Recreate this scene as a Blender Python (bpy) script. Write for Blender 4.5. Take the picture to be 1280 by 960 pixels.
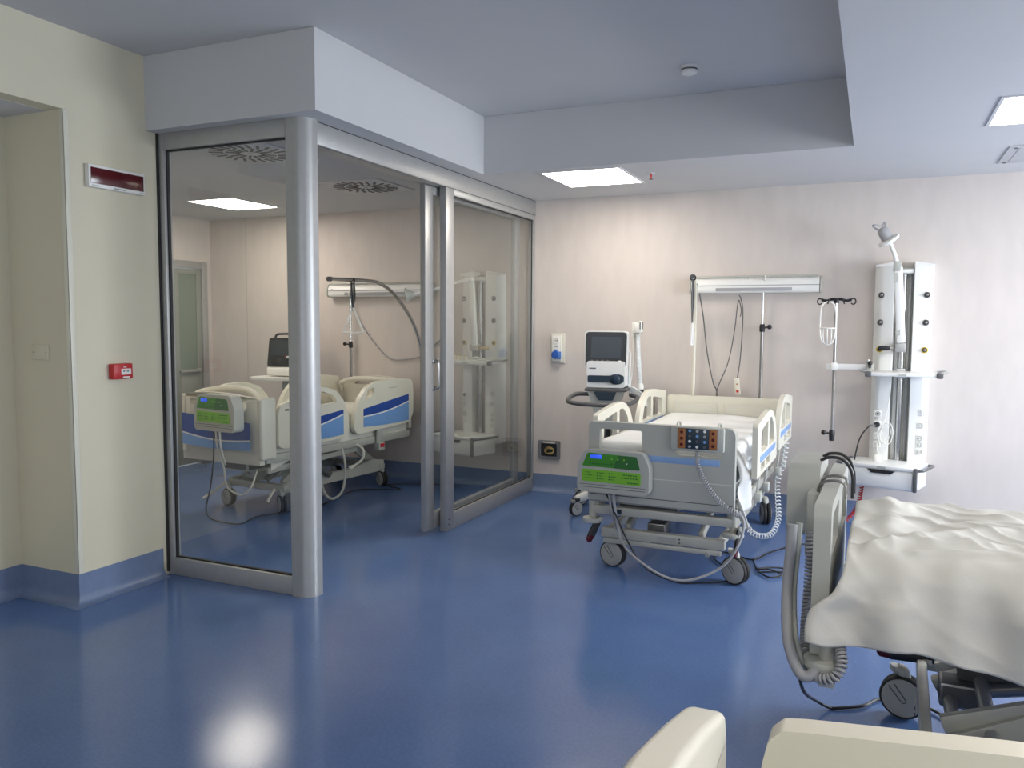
import bpy, bmesh, math, random
from mathutils import Vector, Matrix, noise
from mathutils.geometry import tessellate_polygon
random.seed(7)
PI = math.pi
R = math.radians
for o in list(bpy.data.objects): bpy.data.objects.remove(o)
scene = bpy.context.scene
COL = scene.collection

# ------------------------------------------------------------------ camera
def make_camera():
    f, yaw, pitch, roll = 1013.1, R(23.965), R(-4.329), R(-0.3065)
    fw = Vector((-math.sin(yaw)*math.cos(pitch), math.cos(yaw)*math.cos(pitch), math.sin(pitch)))
    rt = Vector((math.cos(yaw), math.sin(yaw), 0)); up = rt.cross(fw)
    r2 = rt*math.cos(roll) - up*math.sin(roll); u2 = up*math.cos(roll) + rt*math.sin(roll)
    cd = bpy.data.cameras.new('camera'); c = bpy.data.objects.new('camera', cd); COL.objects.link(c)
    m = Matrix((r2, u2, -fw)).transposed().to_4x4(); m.translation = (0, 0, 1.6)
    c.matrix_world = m
    cd.sensor_width = 36; cd.sensor_fit = 'HORIZONTAL'; cd.lens = f/1280*36; cd.clip_start = .05
    scene.camera = c
make_camera()

# ------------------------------------------------------------------ light
scene.view_settings.view_transform = 'Standard'
scene.view_settings.look = 'None'
scene.view_settings.gamma = 1
scene.view_settings.use_curve_mapping = False
scene.view_settings.exposure = 0.0
PANEL_E = 19.0
WINDOW_W = 85
w = bpy.data.worlds.new('world'); scene.world = w; w.use_nodes = True
w.node_tree.nodes['Background'].inputs[0].default_value = (.75, .86, 1, 1)
w.node_tree.nodes['Background'].inputs[1].default_value = 1.0
def area(name, loc, rot, sx, sy, power, color):
    l = bpy.data.lights.new(name, 'AREA'); l.shape = 'RECTANGLE'; l.size = sx; l.size_y = sy
    l.energy = power; l.color = color
    o = bpy.data.objects.new(name, l); COL.objects.link(o); o.location = loc; o.rotation_euler = rot
# daylight outside the three windows of the right-hand wall (facing -x) and the two behind the camera (facing +y)
for i, wy in enumerate((.6, 3.0, 5.4)):
    area('daylight_right', (3.62, wy, 1.65), (0, R((90, 90, 62)[i]), 0), 1.5, 1.9, WINDOW_W*(.35, .45, 2.6)[i], (.86, .92, 1))
for i, wx in enumerate((-2.2, 1.0)):
    area('daylight_rear', (wx, -3.32, 1.65), (R(90), 0, 0), 1.9, 1.5, WINDOW_W*.36, (.90, .94, 1))

# ------------------------------------------------------------------ materials
def mat(name, col, rough=.5, metal=0, noise_amt=0, nscale=8, bump=0, bscale=60, coat=0, emit=0, spec=.5, stretch=None, trans=0, sheen=0):
    m = bpy.data.materials.new(name); m.use_nodes = True
    nt = m.node_tree; b = nt.nodes['Principled BSDF']
    b.inputs['Base Color'].default_value = (*col, 1)
    b.inputs['Roughness'].default_value = rough
    b.inputs['Metallic'].default_value = metal
    b.inputs['Specular IOR Level'].default_value = spec
    b.inputs['Coat Weight'].default_value = coat
    b.inputs['Transmission Weight'].default_value = trans
    if sheen: b.inputs['Sheen Weight'].default_value = sheen
    if emit:
        b.inputs['Emission Color'].default_value = (*col, 1); b.inputs['Emission Strength'].default_value = emit
    tc = nt.nodes.new('ShaderNodeTexCoord'); src = tc.outputs['Object']
    if stretch:
        mp = nt.nodes.new('ShaderNodeMapping'); mp.inputs['Scale'].default_value = stretch
        nt.links.new(src, mp.inputs['Vector']); src = mp.outputs['Vector']
    n = nt.nodes.new('ShaderNodeTexNoise'); n.inputs['Scale'].default_value = nscale; n.inputs['Detail'].default_value = 4
    nt.links.new(src, n.inputs['Vector'])
    if noise_amt:
        cr = nt.nodes.new('ShaderNodeValToRGB')
        cr.color_ramp.elements[0].position = .3; cr.color_ramp.elements[1].position = .7
        cr.color_ramp.elements[0].color = (*[c*(1-noise_amt) for c in col], 1)
        cr.color_ramp.elements[1].color = (*[min(1, c*(1+noise_amt)) for c in col], 1)
        nt.links.new(n.outputs['Fac'], cr.inputs['Fac']); nt.links.new(cr.outputs['Color'], b.inputs['Base Color'])
    if bump:
        n2 = nt.nodes.new('ShaderNodeTexNoise'); n2.inputs['Scale'].default_value = bscale; n2.inputs['Detail'].default_value = 3
        nt.links.new(src, n2.inputs['Vector'])
        bp = nt.nodes.new('ShaderNodeBump'); bp.inputs['Strength'].default_value = bump; bp.inputs['Distance'].default_value = .01
        nt.links.new(n2.outputs['Fac'], bp.inputs['Height']); nt.links.new(bp.outputs['Normal'], b.inputs['Normal'])
    return m
M = {}
M['wall'] = mat('wall_vinyl', (.63, .57, .525), .55, noise_amt=.035, nscale=9, bump=.05, bscale=90, stretch=(1, 1, .35))
M['ywall'] = mat('wall_yellow', (.67, .625, .475), .5, noise_amt=.015, nscale=3, bump=.03, bscale=60)
M['guard'] = mat('corner_guard', (.72, .70, .58), .4, noise_amt=.01)
M['ceil'] = mat('ceiling_paint', (.60, .60, .60), .8, noise_amt=.01, nscale=3, bump=.03, bscale=120)
M['base'] = mat('skirting_vinyl', (.165, .22, .35), .32, noise_amt=.05, nscale=30)
M['ceilplate'] = mat('ceiling_plate', (.66, .66, .66), .6, noise_amt=.02)
M['alu'] = mat('aluminium', (.44, .44, .43), .42, metal=.45, noise_amt=.03, nscale=20)
M['aludk'] = mat('aluminium_dark', (.20, .20, .20), .45, metal=.6, noise_amt=.03)
M['gasket'] = mat('gasket', (.02, .02, .02), .6, noise_amt=.1)
M['cream'] = mat('cream_plastic', (.72, .69, .58), .38, noise_amt=.02, nscale=4)
M['cream2'] = mat('ivory_plastic', (.66, .64, .55), .38, noise_amt=.02, nscale=4)
M['greyp'] = mat('grey_plastic', (.45, .455, .41), .42, noise_amt=.02, nscale=5)
M['greym'] = mat('grey_painted_metal', (.50, .49, .43), .4, metal=.15, noise_amt=.04, nscale=12)
M['dkgrey'] = mat('dark_grey', (.10, .10, .10), .5, noise_amt=.08)
M['black'] = mat('black_plastic', (.012, .012, .014), .4, noise_amt=.1)
M['rubber'] = mat('rubber', (.02, .02, .02), .7, noise_amt=.1)
M['wheelgrey'] = mat('wheel_grey', (.40, .40, .38), .5, noise_amt=.03)
M['screen'] = mat('screen', (.03, .04, .05), .25, noise_amt=.03, nscale=2)
M['screenrim'] = mat('screen_rim', (.008, .009, .010), .25, noise_amt=.05)
M['white'] = mat('white_enamel', (.80, .80, .77), .35, noise_amt=.01, nscale=4)
M['whitep'] = mat('white_plastic', (.82, .81, .76), .4, noise_amt=.015, nscale=4)
M['chrome'] = mat('chrome', (.50, .50, .50), .2, metal=1, noise_amt=.02)
M['steel'] = mat('brushed_steel', (.30, .29, .28), .35, metal=.9, noise_amt=.05, nscale=30)
M['linen'] = mat('white_linen', (.80, .80, .77), .9, noise_amt=.02, nscale=6, bump=.10, bscale=260, sheen=.1)
M['linen3'] = mat('shade_linen', (.66, .64, .58), .9, noise_amt=.02, nscale=6, bump=.10, bscale=260, sheen=.05)  # linen of the covered bed, its dimmer light put into the base colour
M['linen2'] = mat('cream_linen', (.74, .725, .66), .9, noise_amt=.02, nscale=6, bump=.10, bscale=260, sheen=.1)
M['mattress'] = mat('mattress_cover', (.70, .70, .66), .8, noise_amt=.03)
M['bluedk'] = mat('deep_blue', (.012, .065, .32), .4, noise_amt=.03)
M['bluelt'] = mat('light_blue', (.17, .34, .66), .4, noise_amt=.03)
M['bluest'] = mat('stripe_blue', (.22, .36, .62), .4, noise_amt=.03)
M['green'] = mat('lime_green', (.20, .50, .03), .4, noise_amt=.05)
M['greendk'] = mat('dark_green', (.02, .14, .02), .35, noise_amt=.05)
M['greenmd'] = mat('mid_green', (.05, .27, .02), .35, noise_amt=.05)
M['lcd'] = mat('lcd_blue', (.04, .12, .95), .3, emit=.5)
M['orange'] = mat('orange_label', (.36, .13, .035), .5, noise_amt=.05)
M['navy'] = mat('navy_keys', (.012, .03, .05), .4, noise_amt=.05)
M['red'] = mat('red_plastic', (.52, .015, .02), .4, noise_amt=.03)
M['redscreen'] = mat('red_screen', (.085, .006, .010), .18, noise_amt=.1)
M['redhose'] = mat('red_hose', (.50, .03, .03), .4, noise_amt=.03)
M['clear'] = mat('clear_hose', (.72, .74, .74), .25, noise_amt=.03)
M['greytube'] = mat('grey_tube', (.36, .36, .37), .5, noise_amt=.03)
M['plugblue'] = mat('plug_blue', (.02, .10, .42), .35, noise_amt=.03)
M['yellow'] = mat('yellow_cap', (.75, .55, .05), .4, noise_amt=.03)
M['brass'] = mat('brass', (.55, .40, .14), .35, metal=.6, noise_amt=.05)
M['panel'] = mat('light_diffuser', (1, .91, .80), .5, emit=PANEL_E)
M['doorgrey'] = mat('door_leaf', (.27, .28, .25), .45, noise_amt=.02)
M['frost'] = mat('frosted_glass', (.20, .24, .20), .25, noise_amt=.03, nscale=2)

def floor_mat():
    m = bpy.data.materials.new('blue_vinyl_floor'); m.use_nodes = True
    nt = m.node_tree; b = nt.nodes['Principled BSDF']
    tc = nt.nodes.new('ShaderNodeTexCoord')
    n1 = nt.nodes.new('ShaderNodeTexNoise'); n1.inputs['Scale'].default_value = 1.3; n1.inputs['Detail'].default_value = 5
    n2 = nt.nodes.new('ShaderNodeTexNoise'); n2.inputs['Scale'].default_value = 70; n2.inputs['Detail'].default_value = 4
    nt.links.new(tc.outputs['Object'], n1.inputs['Vector']); nt.links.new(tc.outputs['Object'], n2.inputs['Vector'])
    mx = nt.nodes.new('ShaderNodeMath'); mx.operation = 'MULTIPLY_ADD'; mx.inputs[1].default_value = .45
    nt.links.new(n2.outputs['Fac'], mx.inputs[0]); 
    m2 = nt.nodes.new('ShaderNodeMath'); m2.operation = 'MULTIPLY'; m2.inputs[1].default_value = .55
    nt.links.new(n1.outputs['Fac'], m2.inputs[0]); nt.links.new(m2.outputs[0], mx.inputs[2])
    cr = nt.nodes.new('ShaderNodeValToRGB')
    cr.color_ramp.elements[0].position = .36; cr.color_ramp.elements[0].color = (.080, .145, .325, 1)
    cr.color_ramp.elements[1].position = .64; cr.color_ramp.elements[1].color = (.106, .187, .39, 1)
    nt.links.new(mx.outputs[0], cr.inputs['Fac']); nt.links.new(cr.outputs['Color'], b.inputs['Base Color'])
    rr = nt.nodes.new('ShaderNodeMapRange'); rr.inputs['To Min'].default_value = .12; rr.inputs['To Max'].default_value = .21
    nt.links.new(n1.outputs['Fac'], rr.inputs['Value']); nt.links.new(rr.outputs[0], b.inputs['Roughness'])
    b.inputs['Specular IOR Level'].default_value = .55
    bp = nt.nodes.new('ShaderNodeBump'); bp.inputs['Strength'].default_value = .04; bp.inputs['Distance'].default_value = .01
    n3 = nt.nodes.new('ShaderNodeTexNoise'); n3.inputs['Scale'].default_value = 9; n3.inputs['Detail'].default_value = 2
    nt.links.new(tc.outputs['Object'], n3.inputs['Vector'])
    nt.links.new(n3.outputs['Fac'], bp.inputs['Height']); nt.links.new(bp.outputs['Normal'], b.inputs['Normal'])
    return m
M['floor'] = floor_mat()
def glass_mat(name, tint):
    m = bpy.data.materials.new(name); m.use_nodes = True; nt = m.node_tree
    for n in list(nt.nodes): nt.nodes.remove(n)
    out = nt.nodes.new('ShaderNodeOutputMaterial'); mix = nt.nodes.new('ShaderNodeMixShader')
    tr = nt.nodes.new('ShaderNodeBsdfTransparent'); tr.inputs[0].default_value = (*tint, 1)
    gl = nt.nodes.new('ShaderNodeBsdfGlossy'); gl.inputs['Roughness'].default_value = .01
    fr = nt.nodes.new('ShaderNodeFresnel'); fr.inputs['IOR'].default_value = 1.5
    ge = nt.nodes.new('ShaderNodeNewGeometry'); mr = nt.nodes.new('ShaderNodeMapRange')   # same reflectance from both faces of the pane
    mr.inputs['To Min'].default_value = 1.5; mr.inputs['To Max'].default_value = 1/1.5
    nt.links.new(ge.outputs['Backfacing'], mr.inputs['Value']); nt.links.new(mr.outputs[0], fr.inputs['IOR'])
    nt.links.new(fr.outputs[0], mix.inputs[0]); nt.links.new(tr.outputs[0], mix.inputs[1]); nt.links.new(gl.outputs[0], mix.inputs[2])
    nt.links.new(mix.outputs[0], out.inputs[0]); return m
M['glass'] = glass_mat('clear_pane', (.965, .975, .965))
M['glass2'] = glass_mat('leaf_pane', (.965, .975, .965))

# ------------------------------------------------------------------ mesh helpers
def catmull(pts, n=8, closed=False):
    P = [Vector(p) for p in pts]
    if len(P) < 3 and not closed: return P
    out = []
    N = len(P); rng = range(N if closed else N-1)
    for i in rng:
        p1, p2 = P[i], P[(i+1) % N]
        p0 = P[i-1] if (closed or i > 0) else p1*2-p2
        p3 = P[(i+2) % N] if (closed or i+2 < N) else p2*2-p1
        for k in range(n):
            t = k/n
            out.append(.5*((2*p1)+(p2-p0)*t+(2*p0-5*p1+4*p2-p3)*t*t+(3*p1-p0-3*p2+p3)*t**3))
    if not closed: out.append(P[-1])
    return out
def rounded(pts, rad, n=5):
    """2D polygon with rounded corners; rad a number or list"""
    out = []; N = len(pts)
    for i in range(N):
        p = Vector(pts[i]); a = Vector(pts[i-1])-p; b = Vector(pts[(i+1) % N])-p
        r = rad[i] if isinstance(rad, (list, tuple)) else rad
        if r <= 0: out.append(tuple(p)); continue
        r = min(r, a.length*.49, b.length*.49)
        A = p+a.normalized()*r; B = p+b.normalized()*r
        for k in range(n+1):
            t = k/n; q = (1-t)**2*A+2*t*(1-t)*p+t*t*B; out.append((q.x, q.y))
    return out
def coil(path, Rr, turns, per=10):
    pts = catmull(path, 12); L = [0]
    for i in range(1, len(pts)): L.append(L[-1]+(pts[i]-pts[i-1]).length)
    tot = L[-1]; n = int(turns*per); out = []; nrm = None
    j = 0
    for k in range(n+1):
        s = tot*k/n
        while j < len(L)-2 and L[j+1] < s: j += 1
        t = (s-L[j])/max(1e-9, L[j+1]-L[j]); p = pts[j].lerp(pts[j+1], t); d = (pts[j+1]-pts[j]).normalized()
        if nrm is None: nrm = d.orthogonal().normalized()
        nrm = (nrm-d*nrm.dot(d)).normalized(); b = d.cross(nrm); a = 2*PI*k/per
        out.append(p+nrm*Rr*math.cos(a)+b*Rr*math.sin(a))
    return out
class MB:
    def __init__(s): s.bm = bmesh.new(); s.mats = []
    def mi(s, m):
        if m not in s.mats: s.mats.append(m)
        return s.mats.index(m)
    def _faces(s, fs, m):
        i = s.mi(m)
        for f in fs: f.material_index = i
    def box(s, lo, hi, m, bev=0, rot=None, seg=2):
        c = [(lo[i]+hi[i])/2 for i in range(3)]; d = [abs(hi[i]-lo[i]) for i in range(3)]
        mat4 = Matrix.Translation(c) @ (rot.to_4x4() if rot else Matrix()) @ Matrix.Diagonal((*d, 1))
        r = bmesh.ops.create_cube(s.bm, size=1, matrix=mat4)
        vs = r['verts']; fs = list({f for v in vs for f in v.link_faces})
        s._faces(fs, m)
        if bev:
            es = list({e for v in vs for e in v.link_edges})
            bmesh.ops.bevel(s.bm, geom=es, offset=min(bev, min(d)*.45), segments=seg, profile=.5, affect='EDGES')
        return s
    def bar(s, a, b, wd, ht, m, bev=0, up=(0, 0, 1)):
        """box beam between two points, width wd (sideways) and height ht (up)"""
        a, b = Vector(a), Vector(b); d = b-a; y = d.normalized(); u = Vector(up)
        x = y.cross(u)
        if x.length < 1e-5: x = Vector((1, 0, 0))
        x.normalize(); z = x.cross(y)
        rot = Matrix((x, y, z)).transposed(); c = (a+b)/2
        return s.box((c.x-wd/2, c.y-d.length/2, c.z-ht/2), (c.x+wd/2, c.y+d.length/2, c.z+ht/2), m, bev, rot)
    def tube(s, pts, r, m, seg=8, closed=False, cap=True, flat=None):
        P = [Vector(p) for p in pts]; N = len(P); rings = []; nrm = None; fs = []
        for i, p in enumerate(P):
            if closed: d = P[(i+1) % N]-P[i-1]
            else: d = P[min(i+1, N-1)]-P[max(i-1, 0)]
            d = d.normalized() if d.length > 1e-9 else Vector((0, 0, 1))
            if nrm is None: nrm = Vector((0, 0, 1)) if abs(d.z) < .9 else Vector((0, 1, 0))
            nrm = (nrm-d*nrm.dot(d)); nrm = nrm.normalized() if nrm.length > 1e-6 else d.orthogonal().normalized()
            b = d.cross(nrm); rr = r[i] if isinstance(r, (list, tuple)) else r
            k2 = flat or 1
            rings.append([s.bm.verts.new(p+nrm*rr*math.cos(2*PI*k/seg)+b*rr*k2*math.sin(2*PI*k/seg)) for k in range(seg)])
        for i in range(N if closed else N-1):
            A, B = rings[i], rings[(i+1) % N]
            for k in range(seg): fs.append(s.bm.faces.new((A[k], A[(k+1) % seg], B[(k+1) % seg], B[k])))
        if cap and not closed:
            fs.append(s.bm.faces.new(rings[0][::-1])); fs.append(s.bm.faces.new(rings[-1]))
        s._faces(fs, m); return s
    def cyl(s, a, b, r, m, seg=20, r2=None):
        return s.tube([a, b], [r, r if r2 is None else r2], m, seg)
    def lathe(s, prof, m, origin=(0, 0, 0), axis=(0, 0, 1), seg=28, mats=None):
        """prof: list of (radius, height) along axis"""
        o = Vector(origin); a = Vector(axis).normalized(); u = a.orthogonal().normalized(); v = a.cross(u)
        rings = []
        for (r, h) in prof:
            r = max(r, 1e-4)
            rings.append([s.bm.verts.new(o+a*h+(u*math.cos(2*PI*k/seg)+v*math.sin(2*PI*k/seg))*r) for k in range(seg)])
        for i in range(len(prof)-1):
            A, B = rings[i], rings[i+1]
            fs = [s.bm.faces.new((A[k], A[(k+1) % seg], B[(k+1) % seg], B[k])) for k in range(seg)]
            s._faces(fs, mats[i] if mats else m)
        f0 = s.bm.faces.new(rings[0][::-1]); f1 = s.bm.faces.new(rings[-1])
        s._faces([f0], mats[0] if mats else m); s._faces([f1], mats[-1] if mats else m)
        return s
    def poly(s, outer, holes, t, m, O=(0, 0, 0), U=(1, 0, 0), V=(0, 0, 1), fn=None):
        """extruded 2D polygon with holes; thickness t along U x V; fn optional (u,v)->offset along normal"""
        O, U, V = Vector(O), Vector(U).normalized(), Vector(V).normalized(); W = U.cross(V)
        loops = [outer]+list(holes)
        flat3 = [[Vector((p[0], p[1], 0)) for p in lp] for lp in loops]
        tris = tessellate_polygon(flat3)
        allp = [p for lp in loops for p in lp]
        def P(p, k): return O+U*p[0]+V*p[1]+W*(k*t+(fn(*p) if fn else 0))
        a = [s.bm.verts.new(P(p, 0)) for p in allp]; b = [s.bm.verts.new(P(p, 1)) for p in allp]
        fs = []
        for tr in tris:
            try:
                fs.append(s.bm.faces.new([a[i] for i in tr])); fs.append(s.bm.faces.new([b[i] for i in reversed(tr)]))
            except ValueError: pass
        k = 0
        for lp in loops:
            n = len(lp)
            for i in range(n):
                i0, i1 = k+i, k+(i+1) % n
                fs.append(s.bm.faces.new((a[i0], a[i1], b[i1], b[i0])))
            k += n
        s._faces(fs, m); return s
    def sphere(s, c, r, m, sc=(1, 1, 1), seg=16):
        mt = Matrix.Translation(c) @ Matrix.Diagonal((r*sc[0], r*sc[1], r*sc[2], 1))
        q = bmesh.ops.create_uvsphere(s.bm, u_segments=seg, v_segments=seg//2, radius=1, matrix=mt)
        s._faces(list({f for v in q['verts'] for f in v.link_faces}), m); return s
    def ring(s, c, Rr, r, m, axis=(0, 0, 1), seg=8, n=28):
        a = Vector(axis).normalized(); u = a.orthogonal().normalized(); v = a.cross(u); c = Vector(c)
        return s.tube([c+(u*math.cos(2*PI*k/n)+v*math.sin(2*PI*k/n))*Rr for k in range(n)], r, m, seg, closed=True)
    def build(s, name, parent=None, bev=0, smooth=38, sub=0):
        bm = s.bm
        bmesh.ops.recalc_face_normals(bm, faces=bm.faces)
        for f in bm.faces: f.smooth = True
        for e in bm.edges:
            if len(e.link_faces) == 2 and e.calc_face_angle(0) > R(smooth): e.smooth = False
        me = bpy.data.meshes.new(name); bm.to_mesh(me); bm.free()
        for m in s.mats: me.materials.append(m if not isinstance(m, str) else M[m])
        o = bpy.data.objects.new(name, me); COL.objects.link(o)
        if parent: o.parent = parent
        if bev:
            b = o.modifiers.new('bevel', 'BEVEL'); b.width = bev; b.segments = 3; b.limit_method = 'ANGLE'; b.angle_limit = R(50)
            b.harden_normals = False
            for p in me.polygons: p.use_smooth = True
            for e in me.edges: e.use_edge_sharp = False
            wn = o.modifiers.new('wn', 'WEIGHTED_NORMAL'); wn.keep_sharp = False
        return o
def thing(name, label, cat, loc=(0, 0, 0), rz=0, group=None):
    o = bpy.data.objects.new(name, None); o.empty_display_size = .2; COL.objects.link(o)
    o.location = loc; o.rotation_euler = (0, 0, rz); o['label'] = label; o['category'] = cat
    if group: o['group'] = group
    bpy.context.view_layer.update()
    return o
def tag(o, label, cat, group=None):
    o['label'] = label; o['category'] = cat
    if group: o['group'] = group
    return o
def structure(o, label=None, cat=None):
    o['kind'] = 'structure'
    if label: o['label'] = label
    if cat: o['category'] = cat
    return o
def loc(root, pts):
    inv = root.matrix_world.inverted(); return [inv @ Vector(p) for p in pts]
def copy_tree(o, parent=None):
    c = o.copy(); COL.objects.link(c); c.parent = parent
    for ch in o.children: copy_tree(ch, c)
    return c

# ------------------------------------------------------------------ room shell
YB, XP, YP, XL, XC = 7.11, -2.93, 3.72, -4.03, -6.93
ZC, ZU, XR, YF = 2.735, 3.17, 3.40, -3.10
BX, BY = -2.78, 3.634            # faces of the boxed ceiling over the glazed room
SX, SY = -.155, 5.70              # step of the ceiling on the right and at the back
def structure_box(name, lo, hi, m, label, cat):
    mb = MB(); mb.box(lo, hi, m); return structure(mb.build(name), label, cat)
mb = MB(); mb.box((XC-.2, YF-.2, -.1), (XR+.2, YB+.2, 0), 'floor')
structure(mb.build('floor'), 'glossy blue vinyl floor', 'floor')
mb = MB(); mb.box((XC-.2, YB, -.1), (XR+.2, YB+.2, ZC+.6), 'wall')
structure(mb.build('wall_back'), 'pale beige back wall behind the beds', 'wall')
mb = MB()                                    # left wall of the ward: wall beside the glass, lintel over the recess
mb.box((XL-.12, 3.09, 0), (XL, YP+.04, ZU+.1), 'ywall'); mb.box((XL-.12, .9, ZC+.001), (XL, 3.09, ZU+.1), 'ywall')
mb.box((XL-.6, YF-.2, 0), (XL, .9, ZU+.1), 'ywall')
structure(mb.build('wall_left'), 'yellowish cream left wall with a deep recess', 'wall')
mb = MB(); mb.box((XL-.6, .9, 0), (-4.511, 3.09, ZC+.1), 'ywall')
structure(mb.build('wall_recess'), 'cream rear face of the recess at the far left', 'wall')
mb = MB(); mb.box((XL-.6, 3.09, 0), (XL-.12, YP+.04, ZC+.6), 'ywall')
structure(mb.build('wall_recess_end'), 'cream end face of the recess at the left', 'wall')
mb = MB(); mb.box((-4.6, .9, ZC+.0), (XL-.12, 3.09, ZC+.1), 'ceil')
structure(mb.build('ceiling_recess'), 'soffit of the left recess', 'ceiling')
mb = MB(); mb.box((XC-.2, YP-.08, 0), (XL-.55, YP+.12, ZC+.2), 'wall')
structure(mb.build('wall_cubicle_front'), 'wall closing the glazed room on the near side', 'wall')
mb = MB()                                    # left wall of the glazed room with door opening
D0, D1, DZ = 4.60, 7.03, 2.26
mb.box((XC-.2, YP+.1, 0), (XC, D0, ZC+.1), 'wall'); mb.box((XC-.2, D1, 0), (XC, YB, ZC+.1), 'wall'); mb.box((XC-.2, D0, DZ), (XC, D1, ZC+.1), 'wall')
structure(mb.build('wall_cubicle_left'), 'beige left wall of the glazed room with the double door', 'wall')
structure_box('ceiling_high', (XL-.7, YF-.2, ZU), (XR+.2, YB, ZU+.1), 'ceil', 'high part of the white ceiling', 'ceiling')
structure_box('ceiling_right', (SX, YF-.2, ZC), (XR+.2, SY, ZU-.001), 'ceil', 'lowered ceiling over the right half', 'ceiling')
structure_box('ceiling_rear', (BX, SY, ZC), (XR+.2, YB, ZU-.001), 'ceil', 'lowered ceiling strip along the back wall', 'ceiling')
structure_box('ceiling_cubicle', (XC-.2, BY, ZC), (BX, YB, ZU-.001), 'ceil', 'boxed ceiling over the glazed room', 'ceiling')
# right wall with three windows, wall behind the camera with two
mb = MB(); ys = [(.6-.95, .6+.95), (3-.95, 3+.95), (5.4-.95, 5.4+.95)]; prev = YF-.2
for a, b in ys:
    mb.box((XR, prev, 0), (XR+.2, a, ZC+.1), 'wall'); mb.box((XR, a, 0), (XR+.2, b, .9), 'wall'); mb.box((XR, a, 2.4), (XR+.2, b, ZC+.1), 'wall'); prev = b
mb.box((XR, prev, 0), (XR+.2, YB, ZC+.1), 'wall')
structure(mb.build('wall_right'), 'right wall with three windows', 'wall')
mb = MB(); xs = [(-2.2-.95, -2.2+.95), (1-.95, 1+.95)]; prev = XL-.7
for a, b in xs:
    mb.box((prev, YF-.2, 0), (a, YF, ZU+.1), 'wall'); mb.box((a, YF-.2, 0), (b, YF, .9), 'wall'); mb.box((a, YF-.2, 2.4), (b, YF, ZU+.1), 'wall'); prev = b
mb.box((prev, YF-.2, 0), (XR+.2, YF, ZU+.1), 'wall')
structure(mb.build('wall_front'), 'wall behind the camera with two windows', 'wall')
n = 4
for a, b in ys:
    mb = MB(); t = .05
    for lo, hi in (((XR+.05, a, .9), (XR+.11, a+t, 2.4)), ((XR+.05, b-t, .9), (XR+.11, b, 2.4)), ((XR+.05, a+t, .9), (XR+.11, b-t, .95)), ((XR+.05, a+t, 2.35), (XR+.11, b-t, 2.4)), ((XR+.05, (a+b)/2-t, .95), (XR+.11, (a+b)/2+t, 2.35))): mb.box(lo, hi, 'white')
    structure(mb.build('window_%d' % n), 'white window frame in the right wall', 'window'); n += 1
for a, b in xs:
    mb = MB(); t = .05
    for lo, hi in (((a, YF-.11, .9), (a+t, YF-.05, 2.4)), ((b-t, YF-.11, .9), (b, YF-.05, 2.4)), ((a+t, YF-.11, .9), (b-t, YF-.05, .95)), ((a+t, YF-.11, 2.35), (b-t, YF-.05, 2.4)), (((a+b)/2-t, YF-.11, .95), ((a+b)/2+t, YF-.05, 2.35))): mb.box(lo, hi, 'white')
    structure(mb.build('window_%d' % n), 'white window frame behind the camera', 'window'); n += 1
# coved skirting
def skirt(name, path, normal_left, h=.175, label='blue vinyl skirting'):
    """path: list of xy along the wall face; the profile points to the left of the walking direction"""
    prof = [(0.0, h), (.004, h)]
    for k in range(7):
        a = PI/2*k/6; prof.append((.004+.055*(1-math.cos(a)), .055*(1-math.sin(a))+.001))
    prof += [(.062, .0005), (0, .0005)]
    mb = MB(); rings = []
    P = [Vector((*p, 0)) for p in path]
    for i, p in enumerate(P):
        d0 = (P[i]-P[i-1]).normalized() if i > 0 else None; d1 = (P[i+1]-P[i]).normalized() if i < len(P)-1 else None
        n0 = Vector((-d0.y, d0.x, 0)) if d0 else None; n1 = Vector((-d1.y, d1.x, 0)) if d1 else None
        if n0 and n1: nn = (n0+n1).normalized(); nn = nn/max(.3, nn.dot(n0))
        else: nn = n0 or n1
        rings.append([mb.bm.verts.new(p+nn*a+Vector((0, 0, b))) for a, b in prof])
    fs = []
    for i in range(len(rings)-1):
        A, B = rings[i], rings[i+1]
        for k in range(len(prof)): fs.append(mb.bm.faces.new((A[k], A[(k+1) % len(prof)], B[(k+1) % len(prof)], B[k])))
    fs.append(mb.bm.faces.new(rings[0][::-1])); fs.append(mb.bm.faces.new(rings[-1])); mb._faces(fs, 'base')
    return structure(mb.build(name, smooth=50), label, 'skirting')
skirt('baseboard_back', [(XR, YB), (XC, YB)], 1, .165)
skirt('baseboard_left', [(XL, 3.66), (XL, 3.09), (-4.511, 3.09), (-4.511, .9), (XL, .9), (XL, YF)][::1], 1) if False else None
skirt('baseboard_left', [(XL, YP-.04), (XL, 3.09), (-4.511, 3.09), (-4.511, .95)], 1)
skirt('baseboard_right', [(XR, YF), (XR, YB)], 1)
skirt('baseboard_cubicle', [(XC, D0), (XC, YP+.12)], 1)
# corner guard
mb = MB(); mb.box((XL-.03, 3.086, .18), (XL+.003, 3.09, ZC), 'guard', .001); mb.box((XL, 3.086, .18), (XL+.003, 3.12, ZC), 'guard', .001)
structure(mb.build('trim_1'), 'white corner guard on the edge of the recess', 'trim')
# wall vinyl seam
mb = MB(); mb.box((-6.412, YB-.003, .165), (-6.405, YB, ZC), 'greym'); structure(mb.build('trim_2'), 'vertical seam cover on the cubicle wall', 'trim')

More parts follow.
